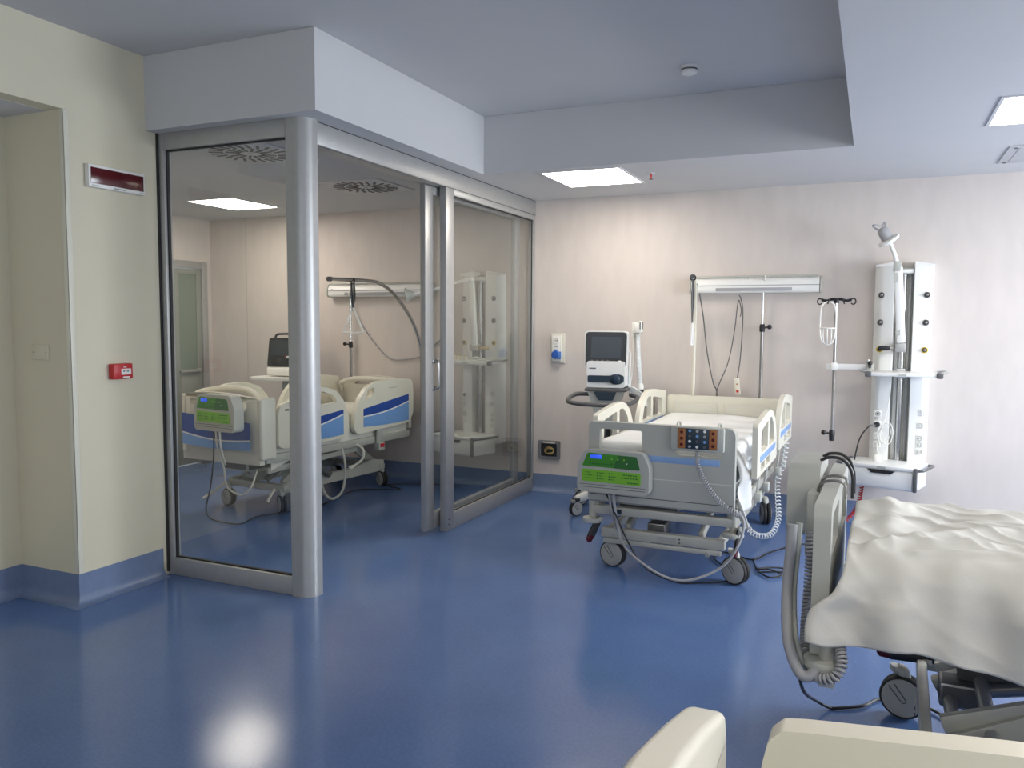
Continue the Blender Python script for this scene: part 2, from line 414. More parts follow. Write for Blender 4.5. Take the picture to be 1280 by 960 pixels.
# ------------------------------------------------------------------ glazed partition
def frame_rect(mb, plane, c0, t, a0, a1, z0, z1, l, r, b, tp, m, bev=.004):
    """rectangular frame; plane 'x' => lies at x=c0..c0+t with a along y; 'y' => at y=c0.. with a along x"""
    def bx(p, q, z_, z2):
        if plane == 'x': mb.box((c0, p, z_), (c0+t, q, z2), m, bev)
        else: mb.box((p, c0, z_), (q, c0+t, z2), m, bev)
    bx(a0, a0+l, z0, z1); bx(a1-r, a1, z0, z1); bx(a0+l, a1-r, z0, z0+b); bx(a0+l, a1-r, z1-tp, z1)
# front fixed panel
root = structure(thing('window_1', 'fixed full-height glass panel beside the yellow wall', 'window', (0, 0, 0)))
mb = MB(); frame_rect(mb, 'y', YP, .06, XL+.002, -3.045, 0, ZC, .045, .012, .11, .10, 'alu'); mb.build('window_frame', root)
mb = MB(); mb.box((XL+.047, YP+.02, .11), (XL+.055, YP+.04, ZC-.1), 'gasket'); mb.box((XL+.047, YP+.02, ZC-.108), (-3.057, YP+.04, ZC-.1), 'gasket'); mb.box((XL+.047, YP+.02, .11), (-3.057, YP+.04, .118), 'gasket')
mb.box((XL+.0, YP-.012, 0.02), (XL+.012, YP, ZC), 'gasket'); mb.build('seal', root)
mb = MB(); mb.box((XL+.05, YP+.027, .112), (-3.055, YP+.035, ZC-.102), 'glass'); mb.build('pane', root)
# corner post, rounded outside
mb = MB(); pts = [(-3.045, YP-.01), (-2.985, YP-.01)]
for k in range(9):
    a = -PI/2+PI/2*k/8; pts.append((-2.985+.075*math.cos(a), YP+.065+.075*math.sin(a)))
pts += [(-2.91, YP+.10), (-2.93, YP+.10), (-2.93, YP+.12), (-3.02, YP+.12), (-3.02, YP+.06), (-3.045, YP+.06)]
mb.poly(pts, [], ZC, 'alu', (0, 0, 0), (1, 0, 0), (0, 1, 0))
structure(mb.build('trim_3', smooth=20), 'rounded aluminium corner post of the glass partition', 'post')
# header over door side
mb = MB(); mb.box((-3.07, YP+.12, 2.605), (-2.925, YB, ZC-.005), 'alu', .004); mb.box((-2.94, YP+.12, 2.60), (-2.927, YB, 2.607), 'aludk'); mb.box((-3.06, YP+.12, ZC-.006), (-2.93, YB, ZC), 'gasket')
structure(mb.build('trim_4'), 'aluminium header rail over the sliding door', 'rail')
# sliding leaf
root = structure(thing('door_1', 'sliding glass door leaf standing part open behind the fixed pane', 'door', (0, 0, 0)))
mb = MB(); frame_rect(mb, 'x', -3.055, .045, 5.20, 6.93, .03, 2.60, .12, .10, .12, .06, 'alu'); mb.build('door_frame', root)
mb = MB(); mb.box((-3.036, 5.315, .14), (-3.028, 6.84, 2.545), 'glass2'); mb.build('pane', root)
mb = MB(); mb.tube(catmull([(-3.01, 5.33, 1.10), (-2.985, 5.335, 1.105), (-2.975, 5.335, 1.13), (-2.975, 5.335, 1.28), (-2.985, 5.335, 1.305), (-3.01, 5.33, 1.31)], 5), .009, 'chrome')
mb.box((-3.012, 5.30, 1.085), (-3.004, 5.35, 1.12), 'chrome', .002); mb.box((-3.012, 5.30, 1.29), (-3.004, 5.35, 1.325), 'chrome', .002); mb.build('door_handle', root)
# fixed side panel
root = structure(thing('window_2', 'fixed glass side panel next to the back wall', 'window', (0, 0, 0)))
mb = MB(); frame_rect(mb, 'x', -2.985, .055, 5.37, YB-.005, 0, 2.605, .125, .03, .13, .05, 'alu'); mb.build('window_frame', root)
mb = MB(); mb.box((-2.962, 5.49, .125), (-2.954, YB-.03, 2.56), 'glass'); mb.build('pane', root)
mb = MB(); mb.box((-2.955, YB-.036, .13), (-2.945, YB-.03, 2.555), 'gasket'); mb.box((-2.955, 5.495, .13), (-2.945, YB-.03, .137), 'gasket'); mb.box((-2.955, 5.495, 2.549), (-2.945, YB-.03, 2.556), 'gasket')
mb.cyl((-2.93, 5.41, .05), (-2.928, 5.41, .05), .006, 'black', 10); mb.cyl((-2.93, 5.41, .09), (-2.928, 5.41, .09), .006, 'black', 10); mb.build('seal', root)
# back double door of the cubicle
root = structure(thing('door_2', 'grey double door with glazed leaves in the far cubicle wall', 'door', (0, 0, 0)))
mb = MB(); frame_rect(mb, 'x', XC-.03, .06, D0, D1, 0, DZ, .08, .08, .001, .08, 'alu'); mb.build('door_frame', root)
for (a, b) in ((D0+.085, 6.55), (6.555, D1-.085)):
    mb = MB(); frame_rect(mb, 'x', XC-.02, .035, a, b, .01, DZ-.085, .07, .07, 1.05, .06, 'doorgrey'); lf = mb.build('door_leaf', root)
    mb = MB(); mb.box((XC-.008, a+.068, 1.05), (XC+.004, b-.068, DZ-.14), 'frost'); mb.build('pane', lf)
mb = MB(); mb.bar((XC+.04, 6.60, 1.05), (XC+.04, 6.88, 1.05), .02, .03, 'alu', .004); mb.box((XC+.01, 6.60, 1.03), (XC+.05, 6.63, 1.07), 'alu', .003); mb.box((XC+.01, 6.86, 1.03), (XC+.05, 6.89, 1.07), 'alu', .003); mb.build('push_bar', root)

# ------------------------------------------------------------------ ceiling fittings
def light_panel(x, y, sx, sy, z, label, grp='square ceiling light panels'):
    r = thing('ceiling_light', label, 'ceiling light', (x, y, z), 0, grp)
    mb = MB(); t = .018
    for lo, hi in (((-sx/2-t, -sy/2-t, -.006), (-sx/2, sy/2+t, 0)), ((sx/2, -sy/2-t, -.006), (sx/2+t, sy/2+t, 0)), ((-sx/2, -sy/2-t, -.006), (sx/2, -sy/2, 0)), ((-sx/2, sy/2, -.006), (sx/2, sy/2+t, 0))): mb.box(lo, hi, 'ceilplate')
    mb.build('frame', r)
    mb = MB(); mb.box((-sx/2, -sy/2, -.004), (sx/2, sy/2, -.001), 'panel'); mb.build('diffuser', r)
    return r
light_panel(-2.045, 6.14, .60, .66, ZC, 'bright square ceiling light nearest the glass door, outside the glazed room')
light_panel(-5.72, 6.19, .53, .64, ZC, 'bright square ceiling light inside the glazed room')
light_panel(.87, 5.09, .62, .62, ZC, 'bright ceiling light cut by the right edge of the picture')
light_panel(-5.8, 4.35, .53, .60, ZC, 'added unseen ceiling light brightening the near left of the glazed room')  # extra panel hidden by the yellow wall, added to brighten the cubicle
light_panel(.87, 1.6, .62, .62, ZC, 'ceiling light out of view over the right-hand beds')
light_panel(-.9, -1.2, .6, .6, ZU, 'ceiling light out of view behind the camera')
light_panel(-4.2, 6.9-.0, .01, .01, ZC, 'x') if False else None
mb = MB(); mb.lathe([(.055, 0), (.055, -.012), (.05, -.014), (.05, -.03), (.045, -.045), (.03, -.052), (.001, -.054)], 'whitep', seg=28)
mb.lathe([(.0505, -.018), (.0512, -.02), (.0512, -.026), (.0505, -.028)], 'dkgrey', seg=28)
o = mb.build('smoke_detector'); o.location = (-1.086, 5.088, ZU); tag(o, 'round smoke detector on the high ceiling above the ward', 'smoke detector')
mb = MB(); mb.lathe([(.05, 0), (.05, -.015), (.046, -.03), (.03, -.042), (.001, -.044)], 'whitep', seg=24); o = mb.build('smoke_detector'); o.location = (-3.638, 4.712, ZC); tag(o, 'white smoke detector on the ceiling inside the glazed room, beside the post', 'smoke detector')
mb = MB(); mb.lathe([(.03, 0), (.03, -.004), (.012, -.006)], 'ceilplate', seg=20); mb.cyl((0, 0, -.004), (0, 0, -.045), .007, 'red', 10); mb.lathe([(.016, -.045), (.016, -.049)], 'dkgrey', seg=14)
o = mb.build('sprinkler_head'); o.location = (-1.578, 6.12, ZC); tag(o, 'small dark sprinkler head beside the ceiling light on the rear ceiling', 'sprinkler')
mb = MB(); mb.box((-.3, -.3, -.008), (.3, .3, 0), 'ceilplate', .003); mb.box((-.24, -.24, -.012), (.24, .24, -.007), 'ceilplate', .002)
for sx in (-1, 1):
    for sy in (-1, 1): mb.cyl((.26*sx, .26*sy, -.008), (.26*sx, .26*sy, -.012), .012, 'dkgrey', 10)
o = mb.build('ceiling_hatch'); o.location = (1.05, 6.37, ZC); tag(o, 'white square cover plate on the ceiling at the right edge', 'hatch')
def diffuser(x, y, label, rz=0):
    r = thing('air_diffuser', label, 'air vent', (x, y, ZC), rz, 'swirl air diffusers in the glazed room')
    mb = MB(); mb.box((-.3, -.3, -.011), (.3, .3, 0), 'ceilplate', .002); mb.lathe([(.02, -.008), (.02, -.012), (.008, -.014)], 'steel', seg=16); mb.build('face_plate', r)
    mb = MB()
    for k in range(16):
        a = 2*PI*k/16
        u = Vector((math.cos(a), math.sin(a), 0))
        mb.bar(u*.07+Vector((0, 0, -.0125)), u*.165+Vector((0, 0, -.0125)), .018, .003, 'black')
    for k in range(24):
        a = 2*PI*(k+.5)/24; u = Vector((math.cos(a), math.sin(a), 0)); v = Vector((-u.y, u.x, 0))
        mb.bar(u*.18+v*.01+Vector((0, 0, -.0125)), u*.27-v*.012+Vector((0, 0, -.0125)), .020, .003, 'black')
    mb.build('slots', r)
diffuser(-3.87, 4.36, 'swirl air vent seen through the front glass, left of the post')
diffuser(-3.93, 5.80, 'swirl air vent seen right of the post, above the open doorway')

# ------------------------------------------------------------------ small wall fittings
r = thing('led_display', 'dark red wall display in a white frame on the yellow wall', 'display', (XL, 3.40, 2.405))
mb = MB(); mb.box((0, -.19, -.063), (.035, .19, .063), 'whitep', .005)
for k in range(6): mb.box((.035, -.17+k*.008, -.057), (.036, -.166+k*.008, -.050), 'greytube')
for k in range(8): mb.box((.035, -.03+k*.010, -.056), (.036, -.023+k*.010, -.050), 'dkgrey')
for k in range(3): mb.box((.035, .155+k*.009, -.057), (.036, .161+k*.009, -.050), 'greytube')
mb.build('housing', r)
mb = MB(); mb.box((.034, -.178, -.042), (.037, .178, .046), 'redscreen', .001); mb.build('screen', r)
r = thing('fire_call_point', 'red square fire alarm call point on the yellow wall', 'fire alarm', (XL, 3.39, 1.305))
mb = MB(); mb.box((0, -.066, -.045), (.045, .066, .045), 'red', .006)
mb.build('housing', r)
mb = MB(); mb.box((.044, -.015, -.020), (.0465, .052, .015), 'whitep', .001)
for k in range(3): mb.box((.046, -.003+k*.014, -.003), (.0472, .006+k*.014, .006), 'navy')
mb.box((.044, -.005, -.038), (.0465, .042, -.030), 'whitep'); mb.box((.044, .0, .022), (.0465, .02, .027), 'whitep'); mb.build('label_plate', r)
mb = MB(); mb.box((-.07, -.010, -.042), (.07, 0, .042), 'ywall', .003); mb.cyl((-.052, -.010, 0), (-.052, -.012, 0), .004, 'greytube', 8); mb.cyl((.052, -.010, 0), (.052, -.012, 0), .004, 'greytube', 8)
o = mb.build('blank_plate'); o.location = (-4.273, 3.09, 1.42); tag(o, 'cream blank cover plate on the end face of the recess at far left', 'cover plate')
r = thing('wall_socket', 'vertical wall socket box with a blue round plug by the glass partition', 'socket', (-2.69, YB, 1.365))
mb = MB(); mb.box((-.07, -.012, -.14), (.07, 0, .14), 'cream2', .003); mb.box((-.05, -.045, -.125), (.045, -.01, .125), 'whitep', .006)
mb.lathe([(.03, 0), (.03, .004), (.024, .005), (.022, -.002)], 'whitep', (0, -.046, .07), (0, -1, 0), 20)
for dx, dz in ((-.010, .072), (.010, .072), (0, .062)): mb.cyl((dx, -.05, dz), (dx, -.0525, dz), .004, 'black', 8)
mb.box((-.02, -.0465, .012), (.02, -.045, .017), 'dkgrey'); mb.build('housing', r)
mb = MB(); mb.lathe([(.036, 0), (.038, .01), (.038, .03), (.032, .036), (.001, .038)], 'plugblue', (0, -.045, -.06), (0, -1, 0), 24); mb.box((.02, -.075, -.1), (.05, -.04, -.03), 'bluelt', .006); mb.box((-.012, -.07, -.028), (.012, -.045, -.012), 'plugblue', .002); mb.build('plug_cover', r)
r = thing('recessed_wall_box', 'small dark metal box in the wall just above the skirting with a coiled cable', 'wall box', (-2.767, YB, .40))
mb = MB(); out = rounded([(-.11, -.09), (.11, -.09), (.11, .09), (-.11, .09)], .02); inn = rounded([(-.08, -.062), (.08, -.062), (.08, .062), (-.08, .062)], .012)
mb.poly(out, [inn], .02, 'steel', (0, 0, 0), (1, 0, 0), (0, 0, 1)); mb.box((-.08, -.004, -.062), (.08, -.001, .062), 'black'); mb.box((-.06, -.022, .064), (.06, -.018, .078), 'cream2'); mb.build('frame', r, bev=.003)
mb = MB()
for k in range(3): mb.tube(catmull([(-.045+.01*k, -.012, .0), (0, -.02, .03-.008*k), (.045, -.012, .005), (.03, -.02, -.035+.006*k), (-.03, -.015, -.03)], 6, True), .0045, 'brass', 6, closed=True)
mb.build('coiled_cable', r)

# ------------------------------------------------------------------ bed-head lighting rails
def lamp_bar(x0, x1, label):
    cx, hw = (x0+x1)/2, (x1-x0)/2
    r = thing('bed_head_rail', label, 'bed head unit', (cx, YB, 1.93), 0, 'white bed head rails on the back wall')
    mb = MB(); prof = [(0, -.07), (-.075, -.07), (-.09, -.045), (-.09, .012), (-.06, .055), (0, .065)]
    mb.poly([(a, b) for a, b in prof], [], 2*hw-.02, 'white', (-hw+.01, 0, 0), (0, 1, 0), (0, 0, 1))
    mb.build('housing', r, bev=.004)
    mb = MB(); mb.box((-hw+.22, -.0905, -.055), (hw-.22, -.078, -.028), 'greytube', .001)
    mb.box((-hw+.06, -.0915, .02-.02), (-hw+.07, -.09, .01), 'black')
    mb.box((-hw, -.0935, -.012), (hw, -.0895, -.006), 'greytube'); mb.build('light_slot', r)
    for s in (-1, 1):
        mb = MB(); mb.poly([(a*1.03-.0, b*1.03) for a, b in prof], [], .012, 'greyp', (s*hw-.006, 0, 0), (0, 1, 0), (0, 0, 1)); mb.build('end_cap', r, bev=.002)
    mb = MB(); mb.tube([(-hw+.02, -.075, .065), (hw-.02, -.075, .065)], .008, 'greyp', 8)
    for s in (-1, -.3, .3, 1): mb.bar((s*(hw-.1), -.075, .065), (s*(hw-.1), -.03, .06), .012, .01, 'greyp')
    mb.build('equipment_rail', r)
    return r
lamp_bar(-1.455, -.40, 'long white bed head rail on the back wall above the middle bed')
lamp_bar(-5.25, -4.02, 'long white bed head rail on the wall above the bed in the glazed room')

def iv_pole(x, y, z0, z1, zk, label, knob_side=1, hooks='white', base_thick=True):
    r = thing('iv_pole', label, 'IV pole', (x, y, z0), 0)
    mb = MB(); mb.cyl((0, 0, 0), (0, 0, zk-z0), .014, 'steel', 14); mb.build('outer_tube', r)
    mb = MB(); mb.cyl((0, 0, zk-z0), (0, 0, z1-z0), .009, 'chrome', 12); mb.build('inner_rod', r)
    mb = MB(); mb.lathe([(.02, -.03), (.022, -.02), (.022, .02), (.016, .035)], 'black', (0, 0, zk-z0)); mb.cyl((0, 0, zk-z0), (.05*knob_side, -.02, zk-z0+.01), .008, 'black', 8); mb.sphere((.06*knob_side, -.022, zk-z0+.01), .02, 'black'); mb.build('clamp_knob', r)
    mb = MB(); h = z1-z0
    if hooks == 'white':
        mb.lathe([(.016, -.02), (.018, .01)], 'steel', (0, 0, h))
        for a in range(4):
            t = R(45*0+90*a+10); c, s = math.cos(t), math.sin(t)
            mb.tube(catmull([(0, 0, h), (.05*c, .05*s, h+.004), (.09*c, .05*s, h-.002), (.115*c, .06*s, h+.008), (.12*c, .06*s, h+.03), (.10*c, .055*s, h+.035)], 5), .0045, 'whitep', 6)
    else:
        mb.lathe([(.02, -.02), (.022, .012), (.012, .02)], 'black', (0, 0, h)); 
        mb.tube(catmull([(-.11, 0, h+.008), (-.07, 0, h+.0), (-.03, 0, h+.012), (0, 0, h+.006), (.03, 0, h+.012), (.07, 0, h), (.11, 0, h+.008)], 4), .011, 'black', 8)
        for sx in (-1, 1):
            mb.tube(catmull([(sx*.10, 0, h+.01), (sx*.13, 0, h+.015), (sx*.14, 0, h-.01), (sx*.125, 0, h-.028), (sx*.105, 0, h-.02)], 5), .005, 'black', 6)
            mb.tube(catmull([(sx*.05, 0, h+.006), (sx*.05, -.05, h+.006), (sx*.055, -.07, h-.01), (sx*.06, -.06, h-.026)], 5), .005, 'black', 6)
    mb.build('hook_head', r)
    return r
iv_pole(-.85, 7.055, .80, 1.962, 1.565, 'chrome IV pole hanging from the wall rail behind the middle bed')
iv_pole(-4.98, 7.055, .80, 1.88, 1.36, 'IV pole with round black knob behind the bed in the glazed room', -1)
p = iv_pole(-.272, 6.86, .70, 1.785, .735, 'IV pole with a black four-hook head held left of the supply column', -1, 'black')
for ch in p.children:
    if ch.name.startswith('inner_rod'): pass
mb = MB(); mb.cyl((0, 0, 0), (0, 0, .99), .012, 'steel', 14); mb.build('outer_tube', p)
mb = MB(); mb.lathe([(.018, -.07), (.02, -.06), (.02, .0), (.015, .01)], 'black', (0, 0, .05)); mb.build('end_stop', p)
# wire basket
r = thing('wire_bottle_holder', 'white wire bottle holder hanging from the IV pole by the supply column', 'wire basket', (-.325, 6.80, 1.44))
mb = MB()
hoop = catmull([(-.052, 0, .06), (-.058, 0, .18), (-.052, 0, .29), (-.025, 0, .33), (.01, 0, .335), (.04, 0, .31), (.055, 0, .25), (.056, 0, .15), (.05, 0, .06), (.03, 0, .015), (0, 0, .0), (-.03, 0, .015)], 5, True)
mb.tube(hoop, .0055, 'whitep', 7, closed=True); mb.tube(catmull([(.05, 0, .24), (.065, .03, .25), (.053, .05, .26)], 4), .005, 'whitep', 6); mb.build('hoop', r)
mb = MB()
mb.tube(catmull([(-.055, 0, .13), (-.04, -.06, .13), (0, -.085, .13), (.04, -.06, .13), (.055, 0, .13)], 6), .005, 'whitep', 7)
for dx in (-.03, .0, .03): mb.tube(catmull([(dx, -.075+abs(dx)*.6, .13), (dx, -.07, .06), (dx*.8, -.04, .015), (dx*.7, 0, .01)], 5), .0045, 'whitep', 6)
mb.build('wire_basket', r)

# cables on the wall
def cable(name, pts, rad, m, label, cat='cable', n=8, group=None):
    mb = MB(); mb.tube(catmull(pts, n), rad, m, 7); o = mb.build(name); return tag(o, label, cat, group)
Yc = 7.06
cable('hanging_cable', [(-1.37, 7.02, 1.86), (-1.34, Yc, 1.65), (-1.30, Yc, 1.35), (-1.245, Yc, 1.10), (-1.212, 7.05, 1.03), (-1.205, 7.05, .93)], .0055, 'dkgrey', 'dark cable dropping straight from the left end of the bed head rail')
cable('hanging_cable', [(-1.215, 7.06, .93), (-1.205, 7.065, 1.05), (-1.12, Yc, 1.28), (-1.075, Yc, 1.55), (-1.06, Yc, 1.72), (-1.045, 7.05, 1.80), (-1.025, Yc, 1.72), (-1.03, Yc, 1.66)], .0045, 'dkgrey', 'thin dark cable rising in a slanted loop behind the middle bed')
r = thing('nurse_call_handset', 'cream nurse call handset hanging on a cord over the middle bed', 'call handset', (-1.04, 7.05, 1.07))
mb = MB(); mb.box((-.022, -.014, -.07), (.022, .014, .07), 'cream', .008, Matrix.Rotation(R(-6), 3, 'Y')); mb.build('handset_body', r)
mb = MB(); mb.cyl((.006, -.013, -.04), (.006, -.019, -.04), .012, 'red', 14); mb.build('button', r); mb = MB(); mb.cyl((0, -.013, .02), (0, -.017, .02), .007, 'orange', 12); mb.build('button', r)
mb = MB(); mb.tube(catmull([(0, 0, .07), (.02, .0, .25), (.03, .005, .5), (.028, .005, .66), (.012, .0, .74), (0, -.02, .77)], 6), .0045, 'dkgrey', 7); mb.build('cord', r)
cable('hanging_cable', [(-5.02, 7.098, 1.85), (-4.95, 7.098, 1.68), (-4.75, 7.098, 1.42), (-4.55, 7.098, 1.24), (-4.35, 7.098, 1.22), (-4.1, 7.098, 1.28), (-3.95, 7.098, 1.42), (-3.75, 7.05, 1.5)], .006, 'greytube', 'grey cable sagging across the wall over the bed in the glazed room')

# ------------------------------------------------------------------ medical supply column
def column(label, rz_drawer, mirror=False, with_clutter=False):
    r = thing('supply_column', label, 'medical column', (0, YB, 0), 0, 'white medical supply columns on the back wall')
    for s in (-1, 1):
        a, b = (-.205, -.068) if s < 0 else (.068, .205)
        mb = MB()
        outline = [(a, .0), (a, -.10), (a+.03, -.165), (a+.06, -.18), (b, -.18), (b, 0)] if s < 0 else [(a, 0), (a, -.18), (b-.06, -.18), (b-.03, -.165), (b, -.10), (b, 0)]
        mb.poly(outline, [], 1.60, 'white', (0, 0, .445), (1, 0, 0), (0, 1, 0))
        top = [(a, 2.045), (b, 2.045), (b, 2.085 if s < 0 else 2.06), (a, 2.06 if s < 0 else 2.085)]
        mb.poly(top, [], .17, 'white', (0, 0, 0), (1, 0, 0), (0, 0, 1))
        wing = mb.build('wing_panel', r, bev=.004)
        for k, z in enumerate((1.827, 1.617, 1.408)):
            mb = MB(); x = s*.158
            ring_m = 'yellow' if k == 2 else 'steel'
            mb.lathe([(.024, 0), (.024, .006), (.018, .012), (.017, .006), (.012, .007), (.011, .022), (.006, .024)], 'steel', (x, -.178, z), (0, -1, 0), 20, mats=[ring_m, ring_m, ring_m, 'black', 'steel', 'steel'])
            mb.box((x+.006, -.192, z-.018), (x+.018, -.178, z-.010), 'dkgrey', .002)
            mb.build('gas_outlet', r)
        zs = (.905, .823, .729, .665) if s < 0 else (.827, .728, .679, .623)
        mb = MB()
        for k, z in enumerate(zs):
            x = s*.15
            mb.box((x-.026, -.183, z-.026), (x+.026, -.178, z+.026), 'whitep', .002)
            mb.lathe([(.019, 0), (.019, .003), (.015, .003), (.013, -.0)], 'greyp', (x, -.182, z), (0, -1, 0), 16)
            for dx in (-.007, .007): mb.cyl((x+dx, -.183, z), (x+dx, -.1865, z), .003, 'black', 8)
        if s > 0:
            for i in range(4):
                for j in range(4): mb.box((.13+i*.012, -.1815, .90+j*.012), (.137+i*.012, -.180, .907+j*.012), 'greytube')
        else:
            mb.cyl((-.15, -.178, .905), (-.15, -.19, .905), .009, 'black', 10)
        mb.build('socket_strip', r)
    mb = MB(); mb.box((-.068, -.07, .445), (.068, -.02, 2.05), 'greyp'); mb.box((-.066, -.17, 1.99), (.066, -.02, 2.03), 'white', .008)
    mb.box((-.05, -.085, .50), (-.02, -.065, 1.99), 'white', .003); mb.box((.035, -.085, .5), (.055, -.065, 1.99), 'alu', .003); mb.build('back_channel', r)
    mb = MB(); mb.cyl((.0, -.135, .50), (.0, -.135, 2.0), .019, 'chrome', 20); mb.build('support_pole', r)
    # upper shelf
    sh = MB(); sh.box((-.23, -.47, 1.215), (.25, -.14, 1.243), 'white', .006); sh.box((-.03, -.19, 1.19), (.03, -.12, 1.26), 'greyp', .005); sh.box((-.03, -.4725, 1.222), (.03, -.469, 1.236), 'greyp'); shelf = sh.build('upper_shelf', r)
    for s in (-1, 1):
        x = -.23 if s < 0 else .25
        mb = MB(); mb.box((x-.022, -.48, 1.208), (x+.022, -.44, 1.25), 'dkgrey', .008)
        mb.tube(catmull([(x, -.46, 1.245), (x+s*.04, -.455, 1.252), (x+s*.05, -.40, 1.25), (x+s*.05, -.2, 1.25), (x+s*.03, -.16, 1.245), (x, -.155, 1.24)], 4), .009, 'alu', 8); mb.build('shelf_rail', shelf)
    # drawer unit rotated a little
    ang = Matrix.Rotation(rz_drawer, 3, 'Z'); piv = Vector((.02, -.10, 0))
    def T(p): return ang @ (Vector(p)-piv)+piv
    def rb(mb, lo, hi, m, bev=.004):
        c = Vector([(lo[i]+hi[i])/2 for i in range(3)]); d = [hi[i]-lo[i] for i in range(3)]; c2 = T(c)
        mb.box(tuple(c2[i]-d[i]/2 for i in range(3)), tuple(c2[i]+d[i]/2 for i in range(3)), m, bev, ang)
    mb = MB(); rb(mb, (-.285, -.50, .518), (.245, -.16, .545), 'white', .006); rb(mb, (-.275, -.49, .37), (.235, -.17, .518), 'white', .008)
    rb(mb, (-.05, -.2, .44), (.05, -.05, .54), 'greyp'); rb(mb, (-.03, -.5025, .524), (.03, -.4995, .538), 'greyp', 0); du = mb.build('drawer_unit', r)
    mb = MB(); rb(mb, (.225, -.51, .37), (.252, -.48, .548), 'dkgrey', .008)
    for x, s in ((-.285, -1), (.245, 1)):
        mb.tube([T(q) for q in catmull([(x, -.49, .53), (x+s*.035, -.485, .535), (x+s*.045, -.45, .535), (x+s*.045, -.22, .535), (x+s*.02, -.18, .53), (x, -.175, .53)], 4)], .011, 'aludk', 8)
    mb.build('side_rail', du)
    mb = MB(); rb(mb, (-.265, -.497, .382), (.218, -.489, .505), 'white', .003)
    dr = mb.build('drawer', du)
    mb = MB(); O = T((0, -.499, 0)); U = ang @ Vector((1, 0, 0)); mb.poly([(-.10, .512), (.10, .512), (.07, .485), (-.07, .485)], [], .006, 'black', O+Vector((0, 0, 0)), U, (0, 0, 1)); mb.build('handle_slot', dr) if False else mb.build('handle_slot', du)
    return r
c1 = column('white supply column on the back wall at right, above the covered bed', R(-17))
c1.location = (.205, YB, 0)
c2 = copy_tree(c1); c2['label'] = 'white supply column inside the glazed room, seen through the side glass'
c2.location = (-3.43, YB, 0)
# side rail bracket of column 1
r = thing('pole_bracket', 'horizontal white bracket arm joining the IV pole to the supply column', 'bracket', (-.06, 6.86, 1.27))
mb = MB(); mb.box((-.27, -.012, -.022), (.05, .012, .022), 'white', .003); mb.build('arm', r)
mb = MB(); mb.box((.02, -.04, -.05), (.075, .04, .03), 'greyp', .008); mb.cyl((.045, -.03, .0), (.045, -.07, .03), .012, 'dkgrey', 12); mb.sphere((.045, -.075, .035), .018, 'black'); mb.lathe([(.014, 0), (.014, .03)], 'alu', (.03, 0, .03), (0, 0, 1)); mb.build('clamp', r)
mb = MB(); mb.box((-.235, -.03, -.03), (-.19, .03, .03), 'whitep', .006); mb.build('pole_clamp', r)

# examination lamps
r = thing('examination_lamp', 'grey examination lamp folded upward on the right supply column', 'lamp', (.2, 6.9, 1.42))
mb = MB(); mb.box((-.045, -.06, -.03), (.03, .06, .04), 'alu', .006); mb.cyl((-.03, -.02, 0), (-.08, -.03, .0), .008, 'alu', 8); mb.tube([(-.08, -.03, 0), (-.10, -.032, .0), (-.15, -.038, .0), (-.165, -.04, 0)], [.012, .018, .018, .01], 'black', 12); mb.build('pivot_clamp', r)
mb = MB(); mb.bar((-.005, -.05, .04), (-.045, -.05, .62), .062, .05, 'white', .012, up=(0, -1, 0)); mb.box((-.045, -.078, .10), (-.015, -.0755, .14), 'greyp'); mb.box((-.07, -.078, .50), (-.045, -.0755, .57), 'greyp'); mb.build('lower_arm', r)
mb = MB(); mb.bar((-.052, -.05, .58), (-.05, -.05, .66), .055, .055, 'greyp', .01, up=(0, -1, 0)); mb.tube([(-.05, -.05, .62), (-.07, -.06, .70), (-.115, -.07, .82)], [.022, .016, .014], 'white', 12); mb.build('upper_arm', r)
mb = MB(); ax = Vector((-.50, -.25, .83)).normalized(); o0 = Vector((-.115, -.08, .81))
mb.lathe([(.03, -.02), (.075, -.005), (.082, .005), (.08, .014), (.045, .022), (.042, .06), (.038, .10), (.025, .115), (.001, .118)], 'greyp', o0, ax, 28, mats=['whitep', 'whitep', 'whitep', 'whitep', 'greytube', 'greytube', 'greytube', 'greytube'])
mb.build('lamp_head', r)
mb = MB(); e = o0+ax*.11
mb.tube(catmull([e+Vector((-.02, 0, -.01)), e+Vector((-.06, 0, .02)), e+Vector((-.05, -.02, .03)), e+Vector((0, 0, .02)), e+Vector((.02, 0, .05)), e+Vector((.03, 0, .01))], 5), .006, 'greytube', 6); mb.build('grip', r)
r = thing('examination_lamp', 'white examination lamp reaching left from the column in the glazed room', 'lamp', (-3.43, 6.9, 1.36))
mb = MB(); mb.box((-.045, -.06, -.03), (.03, .06, .04), 'alu', .006); mb.tube([(.03, -.03, 0), (.06, -.035, .0), (.14, -.045, .0), (.15, -.046, 0)], [.01, .018, .018, .01], 'brass', 12); mb.build('pivot_clamp', r)
mb = MB(); mb.bar((0, -.05, .02), (-.035, -.05, .62), .055, .05, 'white', .012, up=(0, -1, 0)); mb.build('lower_arm', r)
mb = MB(); mb.sphere((-.035, -.05, .64), .03, 'white'); mb.tube([(-.035, -.06, .65), (-.20, -.10, .61), (-.42, -.16, .535), (-.60, -.2, .50)], [.016, .014, .014, .012], 'white', 10); mb.build('upper_arm', r)
mb = MB(); ax = Vector((-.7, -.3, -.1)).normalized(); mb.lathe([(.02, -.03), (.035, -.01), (.04, .01), (.06, .04), (.075, .05), (.07, .056), (.001, .05)], 'greyp', (-.60, -.2, .50), ax, 24); mb.build('lamp_head', r)

